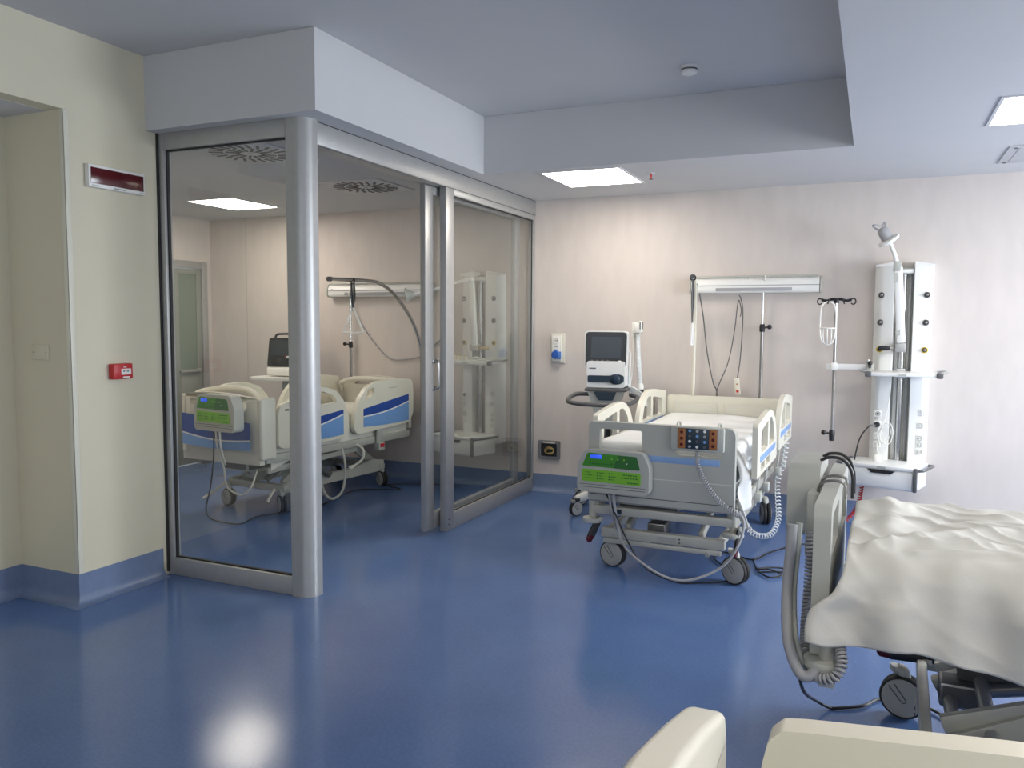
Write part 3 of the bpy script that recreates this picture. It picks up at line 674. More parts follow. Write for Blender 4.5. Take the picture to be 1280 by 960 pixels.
# things on and around the columns
r = thing('power_cord', 'black plug and cord running down beside the supply column drawer', 'cord', (.055, 6.93, .82))
mb = MB(); mb.lathe([(.02, 0), (.022, .02), (.014, .04), (.008, .05)], 'black', (0, 0, 0), (-.3, -1, 0), 16); mb.build('plug', r)
mb = MB(); mb.tube(catmull([(-.015, -.05, 0), (-.06, -.08, -.01), (-.12, -.10, -.10), (-.15, -.10, -.24), (-.16, -.12, -.34), (-.20, -.14, -.5), (-.22, -.14, -.72), (-.25, -.15, -.81)], 8), .0055, 'black', 7); mb.build('cord', r)
r = thing('power_cord', 'white looped cord hanging on the left wing of the right supply column', 'cord', (.09, 6.91, .8))
mb = MB()
mb.tube(catmull([(.055, -.02, 1.0), (.05, -.02, .6), (.045, -.03, .3), (.02, -.03, .08), (-.03, -.04, -.02), (-.02, -.03, -.10), (.05, -.03, -.12), (.075, -.04, -.03), (.05, -.03, .04), (-.0, -.03, .0), (-.01, -.04, -.09), (.03, -.03, -.11), (.06, -.03, -.02), (.02, -.03, .05), (-.02, -.02, -.05), (-.03, -.03, -.15), (-.02, -.04, -.22)], 8), .004, 'whitep', 6); mb.build('cord', r)
mb = MB(); mb.box((-.05, -.08, -.262), (.0, -.035, -.205), 'whitep', .008); mb.build('plug', r)
r = thing('red_coiled_hose', 'red coiled air hose hanging from behind the drawer of the supply column', 'hose', (-.03, 6.85, .0))
mb = MB(); mb.tube(coil([(0, 0, .50), (-.01, 0, .33), (-.03, 0, .20), (-.08, -.02, .10), (-.16, -.05, .04), (-.3, -.06, .025)], .013, 34), .005, 'redhose', 6); mb.build('coil', r)
# small bottles on cubicle column shelf
for k, (dx, hh) in enumerate(((-.19, .06), (-.155, .05), (-.12, .055), (-.075, .05))):
    mb = MB(); mb.lathe([(.018, 0), (.019, hh*.6), (.012, hh*.75), (.009, hh), (.001, hh+.001)], 'brass', seg=14, mats=['cream', 'cream', 'brass', 'brass']); o = mb.build('valve_fitting'); o.location = (-3.43+dx, 6.80, 1.243)
    tag(o, 'small brass and cream fitting on the shelf of the column in the glazed room', 'fitting', 'brass fittings on the cubicle shelf')
r = thing('probe_cable', 'white coiled probe cable lying at the right end of the cubicle shelf', 'cable', (-3.36, 6.74, 1.243))
mb = MB(); mb.tube(catmull([(-.05, 0, .02), (0, -.01, .035), (.06, 0, .02), (.09, .02, .008), (.05, .03, .008), (0, .02, .008), (-.04, -.02, .008)], 6), .008, 'whitep', 8); mb.build('lead', r)
mb = MB(); mb.tube(catmull([(-.04, 0, .02), (-.1, .02, .12), (-.07, .03, .2)], 6), .004, 'whitep', 6); mb.build('wire', r)

# ------------------------------------------------------------------ hospital bed components
def castor(root, x, y, s, r=.085, rot=0, w=.030, zt=.20):
    """s: outward x direction; the wheel discs face along local y rotated by rot"""
    a = Vector((math.cos(rot), math.sin(rot), 0)); c = Vector((x, y, r))
    f = a.cross(Vector((0, 0, 1)))
    mb = MB()
    mb.tube(catmull([c+Vector((0, 0, r*.2))+f*.0, c+Vector((0, 0, r*1.08)), Vector((x, y, zt))-f*.03, Vector((x, y, zt+.01))-f*.03], 4), [.018]*5+[.026]*8 if False else .024, 'greyp', 10)
    ho = mb.build('castor', root)
    mb = MB()
    for q in (-1, 1):
        o = c+a*q*(w*.55)
        mb.lathe([(r*.80, -w*.42), (r*.95, -w*.42), (r, -w*.2), (r, w*.2), (r*.95, w*.42), (r*.80, w*.42)], 'rubber', o, a, 32)
    mb.build('tyre', ho)
    mb = MB()
    for q in (-1, 1):
        o = c+a*q*(w*1.0)
        mb.lathe([(r*.88, -w*.5*q), (r*.88, 0), (r*.80, w*.12*q), (r*.05, w*.18*q)], 'wheelgrey', o, a, 32)
        u = Vector((0, 0, 1)); v = a.cross(u)
        path = [o+a*q*w*.19+(u*p[0]+v*p[1])*r for p in ((.62, -.35), (-.05, .18), (-.16, .16), (-.2, .04), (-.12, -.05), (.50, -.58))]
        mb.tube(path, .0022, 'dkgrey', 5)
    mb.build('hub_cover', ho)
    return ho
def pedal(root, p, d, label=None):
    p, d = Vector(p), Vector(d).normalized()
    mb = MB(); mb.tube([p, p+d*.03, p+d*.13, p+d*.165], [.016, .024, .027, .022], 'black', 12, flat=.6)
    mb.tube([p+d*.135, p+d*.175, p+d*.185], [.0255, .022, .008], 'redscreen', 12, flat=.62)
    mb.cyl(p, p+Vector((0, 0, -.02)), .02, 'yellow' if False else 'greym', 10); return mb.build('brake_pedal', root)
def drape(name, root, w, y0, y1, zt, oL, oR, oF, m, amp=.006, fold=.015, seed=0, nx=110, ny=130, extra=None, rad=.035):
    """sheet over a mattress; oL/oR functions of t (0 foot..1 head) give the overhang; oF overhang at the foot"""
    bm = bmesh.new(); V = {}
    def edge(e):
        if e <= 0: return 0, 0
        q = rad*PI/2
        if e < q: a = e/rad; return rad*math.sin(a), rad*(1-math.cos(a))
        return rad, rad+(e-q)
    L = y1-y0
    for j in range(ny+1):
        tj = j/ny; y = y0-oF+(L+oF)*tj; t = max(0, (y-y0)/L); OL, OR = oL(t), oR(t)
        for i in range(nx+1):
            s = -w-OL+(2*w+OL+OR)*i/nx
            ex = max(0, abs(s)-w); ox, dx = edge(ex); ey = max(0, y0-y); oy, dy = edge(ey)
            sg = 1 if s > 0 else -1
            X = sg*(w-rad+ox) if ex > 0 else s*(w-rad)/w
            Y = (y0+rad-oy) if ey > 0 else y0+rad+(y-y0)*(L-rad)/L
            dz = math.hypot(dx, dy) if dx and dy else dx+dy
            Z = zt-dz
            q = Vector((s*1.0, y, seed))
            h = noise.noise(q*2.2)*amp*2.2+noise.noise(q*5.5+Vector((0, 0, 3)))*amp+abs(noise.noise(Vector((s*2+y*3, y*1.2-s, seed+5))))*amp*1.5
            hang = min(1, dx/.12); hf = min(1, dy/.12)
            X += sg*hang*(fold*(1+math.sin(y*17+noise.noise(Vector((y*3, seed, 0)))*5))*.6+fold*noise.noise(Vector((y*7, Z*3, seed))))
            Y -= hf*(fold*(1+math.sin(s*19+1))*.6)
            Z += h*(1-max(hang, hf)*.8)
            P = Vector((X, Y, Z))
            if extra: P = extra(P, s, t, dx, dy)
            V[i, j] = bm.verts.new(P)
    for j in range(ny):
        for i in range(nx): bm.faces.new((V[i, j], V[i+1, j], V[i+1, j+1], V[i, j+1]))
    mb = MB(); mb.bm.free(); mb.bm = bm; mb._faces(bm.faces, m)
    o = mb.build(name, root, smooth=180)
    sd = o.modifiers.new('s', 'SOLIDIFY'); sd.thickness = .004; sd.offset = -1
    return o
def control_box(root, cx, yf, zc, sc=1, dirn=-1, tilt=0, wdt=.47, hgt=.27, dep=.085):
    """nurse control panel; front faces -y (local) at yf; hangs on the footboard"""
    W, H = wdt/2, hgt/2
    mb = MB()
    out = rounded([(-W, -H*.85), (-W*.93, -H), (W*.93, -H), (W, -H*.8), (W, H*.35), (W*.82, H), (-W*.78, H), (-W, H*.3)], [.01, .02, .02, .02, .02, .03, .03, .02])
    mb.poly(out, [], dep, 'greyp', (cx, yf+dep, zc), (1, 0, 0), (0, 0, 1))
    b = mb.build('control_box', root, bev=.012)
    for k in range(2):
        pass
    mb = MB()
    for k in range(2): mb.box((cx-W*.94, yf-.002, zc-H*(.66+.13*k)), (cx+W*.90, yf+.004, zc-H*(.64+.13*k)), 'dkgrey')
    # upper panel: dark green, lower lime
    mb.poly(rounded([(-W*.86, H*.22), (W*.76, H*.18), (W*.66, H*.80), (-W*.70, H*.86)], .012), [], .003, 'greenmd', (cx, yf, zc), (1, 0, 0), (0, 0, 1))
    mb.poly(rounded([(W*.02, H*.20), (W*.76, H*.18), (W*.66, H*.80), (W*.16, H*.82)], .012), [], .003, 'greendk', (cx, yf-.001, zc), (1, 0, 0), (0, 0, 1))
    mb.poly(rounded([(-W*.86, -H*.50), (W*.78, -H*.54), (W*.78, H*.04), (-W*.86, H*.08)], .012), [], .003, 'green', (cx, yf, zc), (1, 0, 0), (0, 0, 1))
    for row in range(3):
        for c_ in range(3):
            x = cx-W*.76+c_*W*.33; z = zc-H*.07-row*H*.14
            mb.box((x, yf-.005, z-.004), (x+.008, yf-.003, z+.004), 'greendk'); mb.box((x+.014, yf-.005, z-.002), (x+.034+.012*((row+c_) % 2), yf-.003, z+.002), 'greendk')
    for row, x0, x1 in ((0, .30, .70), (1, .25, .72), (2.5, .42, .72)):
        z = zc-H*.08-row*H*.14
        for q in range(6):
            xa = cx+W*(x0+(x1-x0)*q/6); mb.box((xa, yf-.005, z-.004), (xa+W*(x1-x0)/9, yf-.003, z+.003), 'greendk')
    for q in range(8):
        xa = cx-W*.66+q*W*.085; mb.box((xa, yf-.005, zc+H*.33), (xa+W*.055, yf-.003, zc+H*.38), 'greendk')
        mb.box((xa+.006, yf-.005, zc+H*.44), (xa+W*.04, yf-.003, zc+H*.47), 'greendk')
    for q in range(3):
        for p_ in range(2):
            mb.cyl((cx+W*(-.02+.17*q), yf-.003, zc+H*(.38+.24*p_)), (cx+W*(-.02+.17*q), yf-.0055, zc+H*(.38+.24*p_)), .006, 'green' if p_ else 'greendk', 10)
    mb.cyl((cx+W*.4, yf-.003, zc+H*.45), (cx+W*.4, yf-.006, zc+H*.45), .004, 'white', 8)
    mb.build('keypad', b)
    mb = MB(); mb.box((cx-W*.62, yf-.006, zc+H*.60), (cx-W*.30, yf-.002, zc+H*.78), 'lcd', .001); mb.build('display', b)
    return b

# ------------------------------------------------------------------ cream beds with straight boards (middle bed, covered bed)
def cream_bed(root, dz=0, base0=-.93, base1=.72, rails=True, foot_gap=0, track=.385, detail=True, head=True, side=.43, sidez=0, bz=0, bw=.055):
    """local frame: foot at -y, head at +y"""
    F, Hh = -1.02, 1.02
    # footboard
    out = rounded([(-.47, .46), (.46, .46), (.46, .97), (-.47, .97)], [.02, .03, .05, .04])
    h1 = rounded([(-.395, .755), (-.115, .755), (-.115, .925), (-.395, .925)], .015); h2 = rounded([(.095, .79), (.385, .79), (.385, .925), (.095, .925)], .02)
    mb = MB(); mb.poly(out, [h1, h2], .055, 'greyp', (0, F+.055, dz), (1, 0, 0), (0, 0, 1)); fb = mb.build('footboard', root, bev=.012)
    mb = MB(); mb.box((-.46, F-.003, .735+dz), (.37, F+.002, .775+dz), 'bluest', .001); mb.box((-.455, F-.002, .625+dz), (.45, F+.002, .630+dz), 'cream2'); mb.box((-.455, F-.002, .497+dz), (.45, F+.002, .502+dz), 'dkgrey'); mb.build('stripe', fb)
    # headboard
    if head:
        out = rounded([(-.46, .50), (.46, .50), (.46, .985), (-.46, .985)], .03)
        mb = MB(); mb.poly(out, [], .045, 'cream', (0, Hh, dz), (1, 0, 0), (0, 0, 1)); mb.poly(rounded([(-.40, .60), (-.03, .60), (-.03, .93), (-.40, .93)], .02), [], .006, 'cream2', (0, Hh-.046, dz), (1, 0, 0), (0, 0, 1)); mb.poly(rounded([(.03, .60), (.40, .60), (.40, .93), (.03, .93)], .02), [], .006, 'cream2', (0, Hh-.046, dz), (1, 0, 0), (0, 0, 1))
        mb.build('headboard', root, bev=.008)
    # deck frame
    mb = MB()
    mb.bar((-.46, F+.055, .39+dz), (.46, F+.055, .39+dz), .05, .055, 'greym', .006)
    mb.bar((-.46, F+.03, .452+dz), (.46, F+.03, .452+dz), .03, .012, 'steel', .003)
    for s in (-1, 1):
        mb.bar((s*side, F+.05, .42+dz+sidez), (s*side, Hh-.05, .42+dz+sidez), .035, .06, 'greym', .006)
        mb.bar((s*.38, F+.12, .56+dz), (s*.38, Hh-.08, .56+dz), .03, .03, 'greym', .004)
    for y in (-.6, -.1, .4, .9): mb.bar((-side, y, .44+dz), (side, y, .44+dz), .05, .04, 'greym', .004)
    mb.box((-.40, F+.10, .555+dz), (.40, Hh-.07, .575+dz), 'greyp', .004)
    mb.box((-.30, -.9, .40+dz), (.10, -.7, .47+dz), 'dkgrey', .01)
    mb.box((-.33, F+.028, .375+dz), (-.25, F+.0295, .40+dz), 'navy')
    mb.build('deck_frame', root)
    for s in (-1, 1):
        mb = MB(); x = s*.452
        mb.cyl((x, F+.055, .33+dz+bz), (x, F+.055, .475+dz+bz*.5), .026, 'greym', 18)
        mb.lathe([(.03, 0), (.062, .004), (.066, .016), (.062, .030), (.03, .034)], 'greyp', (x, F+.045, .30+dz+bz)); mb.build('bumper', root)
    # mattress
    mb = MB(); mb.box((-.43, F+.09, .575+dz), (.43, Hh-.05, .80+dz), 'mattress', .04, seg=4); mb.build('mattress', root)
    # lifting arms
    for s in (-1, 1):
        for (a, b) in (((s*.24, base0+.05, .26), (s*.24, base0+.55, .42+dz)), ((s*.24, base1-.05, .26), (s*.24, base1-.55, .42+dz))):
            mb = MB(); mb.bar(a, b, .035, .06, 'greym', .006); mb.build('lift_arm', root)
    mb = MB(); mb.tube([(-.05, base0+.1, .26), (-.05, -.1, .36+dz*.5)], .028, 'steel', 14); mb.tube([(-.05, -.1, .36+dz*.5), (-.05, .2, .42+dz)], .016, 'chrome', 12); mb.box((-.11, base0+.05, .22), (.01, base0+.2, .31), 'dkgrey', .01); mb.build('actuator', root)
    # base chassis
    mb = MB()
    for y in (base0, base1): mb.bar((-.40, y, .235), (.40, y, .235), bw, .065, 'greym', .008)
    for s in (-1, 1): mb.bar((s*.36, base0, .235), (s*.36, base1, .235), .04, .055, 'greym', .008)
    if bw > .05: mb.bar((-.38, base0-.029, .185), (.38, base0-.029, .185), .02, .03, 'greym', .004)
    mb.box((-.02, base0-.030, .215), (.10, base0-.027, .25), 'wheelgrey')
    for k in range(2): mb.cyl((.12, base0-.028, .222+.022*k), (.12, base0-.032, .222+.022*k), .006, 'dkgrey', 8)
    mb.cyl((.30, base0-.04, .175), (.30, base0-.055, .172), .014, 'wheelgrey', 12)
    mb.build('chassis', root)
    return fb
GX = Matrix
bedA = thing('hospital_bed', 'cream hospital bed in the middle with green control panel and handset on its footboard', 'hospital bed', (-1.172, 5.97, 0), R(-1.0))
cream_bed(bedA)
for (x, y, rt) in ((-.33, -.90, R(80)), (.465, -.93, R(66)), (-.36, .72, R(85)), (.42, .72, R(20))): castor(bedA, x, y, 1, .088, rt)
pedal(bedA, (-.40, -.97, .34), (-.35, -.25, -.88)); pedal(bedA, (.49, -.99, .37), (-.08, -.25, -.95))
control_box(bedA, -.275, -1.115, .665)
# handset
mb = MB(); mb.box((.075, -1.062, .825), (.40, -1.022, .975), 'greyp', .012); hs = mb.build('handset', bedA)
mb = MB(); mb.box((.17, -1.0655, .84), (.31, -1.060, .965), 'navy', .002)
for x in (.12, .31): mb.box((x, -1.0655, .84), (x+.05, -1.060, .965), 'orange', .002)
for r_ in range(4):
    for c_ in range(3): mb.cyl((.195+c_*.045, -1.0655, .855+r_*.032), (.195+c_*.045, -1.0675, .855+r_*.032), .009, ['greytube', 'whitep', 'dkgrey', 'bluelt'][(r_+c_) % 4], 10)
for r_ in range(3):
    for x in (.145, .335): mb.cyl((x, -1.0655, .865+r_*.038), (x, -1.0675, .865+r_*.038), .010, 'redscreen', 10)
mb.build('handset_keys', hs)
for x in (.11, .36): mb = MB(); mb.tube(catmull([(x, -1.03, .95), (x, -1.03, .985), (x, -1.0, .995), (x, -.955, .985), (x, -.95, .95)], 4), .006, 'greyp', 6); mb.build('hanging_hook', hs)
mb = MB(); mb.tube(coil([(.24, -1.055, .83), (.25, -1.07, .74), (.30, -1.075, .64), (.38, -1.075, .54), (.47, -1.07, .475), (.50, -1.03, .45)], .0125, 34), .0036, 'greytube', 6); mb.build('coiled_cord', bedA)
# side rails of the middle bed
def rail_cream(root, x, y0, y1, dz=0, flip=False, lift=0):
    L = y1-y0
    def q(pts): return [((L-p[0]) if flip else p[0], p[1]) for p in (pts[::-1] if flip else pts)]
    out = [(0, .66), (0, .97), (.02, .995)] + [(L*.42, 1.03), (L*.62, 1.035), (L*.76, 1.01), (L*.88, .95), (L*.97, .85), (L, .74), (L*.985, .66)]
    h = [rounded([(L*.16, .80), (L*.50, .80), (L*.50, .975), (L*.16, .94)], .02), rounded([(L*.57, .80), (L*.87, .80), (L*.80, .92), (L*.68, .98), (L*.57, .985)], .025)]
    h3 = [rounded([(L*.16, .685), (L*.36, .685), (L*.36, .735), (L*.16, .735)], .008), rounded([(L*.42, .685), (L*.62, .685), (L*.62, .735), (L*.42, .735)], .008)]
    mb = MB(); mb.poly(q(out), [q(a) for a in h+h3], .035, 'cream', (x-.0175, y0, dz+lift), (0, 1, 0), (0, 0, 1)); rr = mb.build('side_rail', root, bev=.008)
    mb = MB(); mb.box((x-.020, y0+L*.12, .745+dz+lift), (x+.020, y0+L*.9, .785+dz+lift), 'bluest', .001); mb.build('stripe', rr)
    s = 1 if x > 0 else -1
    for t in (.3, .7): mb = MB(); mb.bar((x, y0+L*t, .70+dz), (x-s*.03, y0+L*t, .44+dz), .03, .012, 'greyp', .003, up=(1, 0, 0)); mb.box((x-.03, y0+L*t-.04, .47+dz), (x+.01, y0+L*t+.04, .53+dz), 'greyp', .006); mb.build('rail_bracket', rr)
    return rr
rail_cream(bedA, -.485, -.85, -.0); rail_cream(bedA, -.485, .12, .96, flip=True, lift=.03)
rail_cream(bedA, .56, -.93, -.02); rail_cream(bedA, .56, .10, .93, flip=True, lift=.03)
def exA(P, s, t, dx, dy):
    if s > 0 and t < .25:
        k = (1-t/.25); g = min(1, dx/.12); P.x += k*.055*g+.035*g*k*math.sin(P.y*45+P.z*14); P.y -= k*.03*g
        P.z -= .06*k*g*(1+math.sin(P.y*31))*.5
    if s < .1 and dx+dy == 0: P.z += 0
    return P
drape('bed_sheet', bedA, .44, -.93, .96, .83, lambda t: .16, lambda t: .16+.27*max(0, 1-t/.22), .10, 'linen', .006, .012, 3, 100, 120, exA)
# pipes and cords of the middle bed
mb = MB(); mb.tube(catmull(loc(bedA, [(-1.50, 4.90, .52), (-1.49, 4.93, .40), (-1.46, 4.95, .27), (-1.35, 4.86, .17), (-1.15, 4.80, .075), (-.98, 4.80, .055), (-.80, 4.86, .13), (-.70, 4.88, .26), (-.665, 4.92, .40), (-.70, 4.96, .47)]), 8), .008, 'greytube', 8); mb.build('drain_tube', bedA)
mb = MB(); mb.tube(catmull(loc(bedA, [(-1.47, 4.90, .52), (-1.465, 4.93, .40), (-1.44, 4.95, .24)]), 6), .010, 'greytube', 8); mb.build('drain_tube', bedA)
mb = MB(); mb.tube(catmull(loc(bedA, [(-1.53, 4.95, .50), (-1.48, 4.93, .42), (-1.36, 4.88, .22), (-1.24, 4.86, .08), (-1.06, 4.88, .012), (-.93, 4.93, .01), (-.79, 5.02, .01), (-.70, 5.18, .01), (-.81, 5.30, .01), (-.93, 5.5, .01), (-.89, 5.68, .01), (-.69, 5.58, .01), (-.6, 5.82, .01), (-.42, 6.13, .01), (-.2, 6.2, .01)]), 8), .0055, 'black', 7)
mb.tube(catmull(loc(bedA, [(-.69, 5.60, .012), (-.66, 5.45, .012), (-.60, 5.28, .012), (-.53, 5.22, .012), (-.48, 5.30, .014), (-.55, 5.36, .02), (-.64, 5.34, .02), (-.55, 5.42, .018), (-.46, 5.45, .012), (-.45, 5.38, .012), (-.52, 5.33, .02), (-.62, 5.30, .012)]), 8), .0055, 'black', 7); mb.build('power_cord', bedA)
mb = MB(); mb.tube(coil(loc(bedA, [(-.60, 6.55, .80), (-.58, 6.48, .68), (-.59, 6.42, .55), (-.62, 6.35, .42), (-.60, 6.2, .30), (-.58, 6.05, .19), (-.61, 5.85, .125), (-.70, 5.65, .17), (-.77, 5.55, .30)]), .018, 40), .0042, 'clear', 6); mb.build('coiled_cord', bedA)
# trapeze of the middle bed
def trapeze(label, path, grip_at, m, grp=None, rad=.017, strap=.28, hh=.17, hang=1, strap_w=.02, turn=0, sw=1.3):
    base = Vector(path[0]); r = thing('trapeze_pole', label, 'trapeze pole', base)
    P = [Vector(p)-base for p in path]
    mb = MB(); mb.tube(catmull(P, 10), rad, m, 14); mb.build('curved_pole', r)
    e = P[-1]; d = (P[-1]-P[-2]).normalized(); mb = MB(); mb.cyl(e-d*.005, e+d*.03, rad*1.25, 'dkgrey', 14); mb.build('end_cap', r)
    g = Vector(grip_at)-base; u = Vector((math.cos(turn), math.sin(turn), 0)); z = Vector((0, 0, 1))
    mb = MB(); v = u.cross(z)
    mb.ring(g+z*0, rad*1.35, .006, 'black', d, 6, 18)
    mb.tube([g+z*-.02+u*.010, g-z*strap*.45+u*.014, g-z*strap], [.010*sw, .013*sw, .008], 'black', 8, flat=.45)
    mb.tube([g+z*-.02-u*.012, g-z*strap*.5-u*.010, g-z*strap], [.010*sw, .013*sw, .008], 'black', 8, flat=.45)
    mb.build('strap', r)
    mb = MB(); T = g-z*strap
    tri = [T+z*.01, T-z*hh*.5-u*hh*.30, T-z*hh-u*hh*.42, T-z*(hh+.012), T-z*hh+u*hh*.42, T-z*hh*.5+u*hh*.30]
    tri = [T+z*.012-u*.006, T-z*hh*.88-u*hh*.44, T-z*hh-u*hh*.38, T-z*hh+u*hh*.38, T-z*hh*.88+u*hh*.44, T+z*.012+u*.006]
    mb.tube(catmull(tri, 4, True), .009, 'whitep', 8, closed=True); mb.build('grab_handle', r)
    return r
trapeze('cream trapeze pole at the head of the middle bed, its arm pointing at the viewer', [(-1.41, 6.96+.07, .60), (-1.41, 7.03, 1.0), (-1.405, 7.03, 1.45), (-1.395, 6.98, 1.75), (-1.36, 6.78, 1.93), (-1.32, 6.5, 1.965), (-1.265, 6.2, 1.955)], (-1.275, 6.27, 1.95), 'cream', strap=.37, hh=.14, rad=.014, turn=R(96), sw=1.8)
trapeze('chrome trapeze pole curving over the bed in the glazed room', [(-4.13, 7.06, .55), (-4.13, 7.06, 1.0), (-4.14, 7.05, 1.35), (-4.17, 6.93, 1.62), (-4.20, 6.68, 1.85), (-4.22, 6.46, 1.955), (-4.25, 6.25, 1.975), (-4.28, 5.95, 1.97), (-4.30, 5.80, 1.968)], (-4.265, 6.08, 1.965), 'chrome', strap=.27, hh=.19, turn=R(20))

# ------------------------------------------------------------------ middle ventilator on its trolley
r = thing('ventilator_trolley', 'white ventilator with dark touch screen on a wheeled stand left of the middle bed', 'ventilator', (-2.03, 6.50, 0), R(8))
mb = MB(); mb.poly(rounded([(-.178, -.16), (.178, -.16), (.186, .16), (-.178, .16)], .035), [], .07, 'white', (0, .04, 1.375), (1, 0, 0), (0, 0, 1)); sc = mb.build('screen_housing', r, bev=.006)
mb = MB(); mb.poly(rounded([(-.170, -.148), (.168, -.150), (.176, .150), (-.168, .152)], .035), [], .004, 'screenrim', (0, -.029, 1.375), (1, 0, 0), (0, 0, 1)); mb.poly(rounded([(-.125, -.065), (.128, -.065), (.135, .112), (-.118, .112)], .006), [], .003, 'screen', (0, -.033, 1.375), (1, 0, 0), (0, 0, 1))
for k in range(4): mb.box((-.125+k*.043, -.0355, 1.283), (-.10+k*.043, -.033, 1.295), 'dkgrey')
mb.lathe([(.02, 0), (.02, .006), (.016, .012), (.001, .013)], 'white', (.118, -.033, 1.272), (0, -1, 0), 22); mb.build('screen', sc)
mb = MB(); mb.poly(rounded([(-.15, -.10), (.165, -.10), (.165, .12), (-.155, .12)], .025), [], .20, 'white', (0, .14, 1.165), (1, 0, 0), (0, 0, 1)); body = mb.build('ventilator_body', r, bev=.012)
mb = MB(); mb.poly(rounded([(-.14, -.035), (.05, -.035), (.075, -.05), (.12, -.05), (.16, -.03), (.16, .02), (.12, .035), (.075, .035), (.05, .022), (-.14, .022)], .015), [], .02, 'navy', (0, -.06, 1.145), (1, 0, 0), (0, 0, 1)); mb.lathe([(.042, 0), (.04, .02), (.03, .028), (.001, .03)], 'navy', (.09, -.062, 1.14), (0, -1, 0)); mb.box((-.13, -.0625, 1.222), (-.075, -.060, 1.230), 'navy'); mb.build('valve_block', body)
mb = MB(); mb.box((-.165, -.09, 1.035), (.185, .15, 1.06), 'dkgrey', .008)
mb.poly(rounded([(-.145, .02), (.15, .02), (.10, -.15), (.085, -.24), (-.06, -.24), (-.09, -.15)], .01), [], .16, 'greyp', (0, .10, 1.015), (1, 0, 0), (0, 0, 1))
mb.poly(rounded([(-.09, .015), (.10, .015), (.07, -.055), (-.05, -.055)], .01), [], .01, 'navy', (0, -.062, 1.015), (1, 0, 0), (0, 0, 1)); mb.build('trolley_head', r)
mb = MB(); mb.tube(catmull([(-.13, .05, 1.0), (-.25, .02, 1.0), (-.30, -.05, .97), (-.28, -.14, .945), (-.12, -.19, .935), (.12, -.19, .935), (.24, -.13, .955), (.27, -.02, .985), (.2, .06, 1.0)], 8), .018, 'dkgrey', 12); mb.build('push_handle', r)
mb = MB(); mb.tube([(0, .05, .14), (0, .05, .80)], .055, 'greyp', 20); mb.box((-.075, .0, .35), (.075, .11, .82), 'greyp', .02); mb.build('stand_column', r)
mb = MB(); mb.box((-.09, -.10, .56), (.09, .04, .60), 'steel', .006); mb.box((-.07, -.09, .60), (.07, .02, .66), 'black', .01); mb.tube([(.03, -.05, .66), (.03, -.05, .72)], .02, 'black', 10); mb.build('tray', r)
for k in range(4):
    a = R(45+90*k+5); c_, s_ = math.cos(a), math.sin(a); x, y = .32*c_, .05+.30*s_
    mb = MB(); mb.tube([(.04*c_, .05+.04*s_, .20), (.18*c_, .05+.17*s_, .17), (x, y, .135)], [.05, .042, .032], 'whitep', 12, flat=.8); mb.cyl((x, y, .15), (x, y, .125), .035, 'black', 14); mb.build('base_foot', r)
    castor(r, x, y, 1, .062, R(60+40*k), .020, .13)
r2 = r; _n0 = set(bpy.data.objects)
mb = MB(); mb.tube(catmull([(-.05, -.05, .0), (-.06, -.03, .1), (-.04, 0, .25), (-.035, .0, .45), (-.03, 0, .58)], 6), .012, 'white', 10); mb.bar((-.04, 0, .50), (-.04, 0, .63), .03, .03, 'white', .008); mb.build('support_arm', r2)
mb = MB(); mb.box((-.03, -.05, .545), (.04, .02, .625), 'whitep', .012); mb.box((.015, -.055, .56), (.045, .0, .64), 'dkgrey', .01); mb.box((-.035, -.045, .52), (.03, .01, .545), 'dkgrey', .006); mb.build('y_connector', r2)
mb = MB(); mb.tube(coil([(.0, -.02, .53), (.01, -.02, .35), (.02, -.02, .2), (.03, -.02, .08)], .016, 40), .006, 'clear', 6); mb.lathe([(.03, 0), (.03, .07), (.02, .09)], 'whitep', (.03, -.02, .02)); mb.lathe([(.032, .0), (.032, .03)], 'navy', (.03, -.02, .03)); mb.build('humidifier_hose', r2)
mb = MB()
for k in range(5): mb.tube(catmull([(-.08, -.08, .05+.02*k), (0, -.15, .08-.01*k), (.10, -.14, .02-.02*k), (.13, -.05, -.04-.01*k), (.08, .02, -.09), (-.05, -.06, -.02)], 7), .009, 'clear', 8)
mb.tube(catmull([(-.05, -.1, .1), (-.04, -.1, .35), (-.08, -.09, .42)], 6), .009, 'clear', 8); mb.build('breathing_hose', r2)
mb = MB(); mb.tube(catmull([(.04, -.02, .03), (.10, -.02, .03), (.13, .05, -.02), (.13, .08, -.2), (.13, .08, -.5)], 7), .005, 'black', 6); mb.build('sensor_cord', r2)

for o in set(bpy.data.objects)-_n0: o.matrix_local = r.matrix_world.inverted() @ Matrix.Translation((-1.83, 6.76, .98))

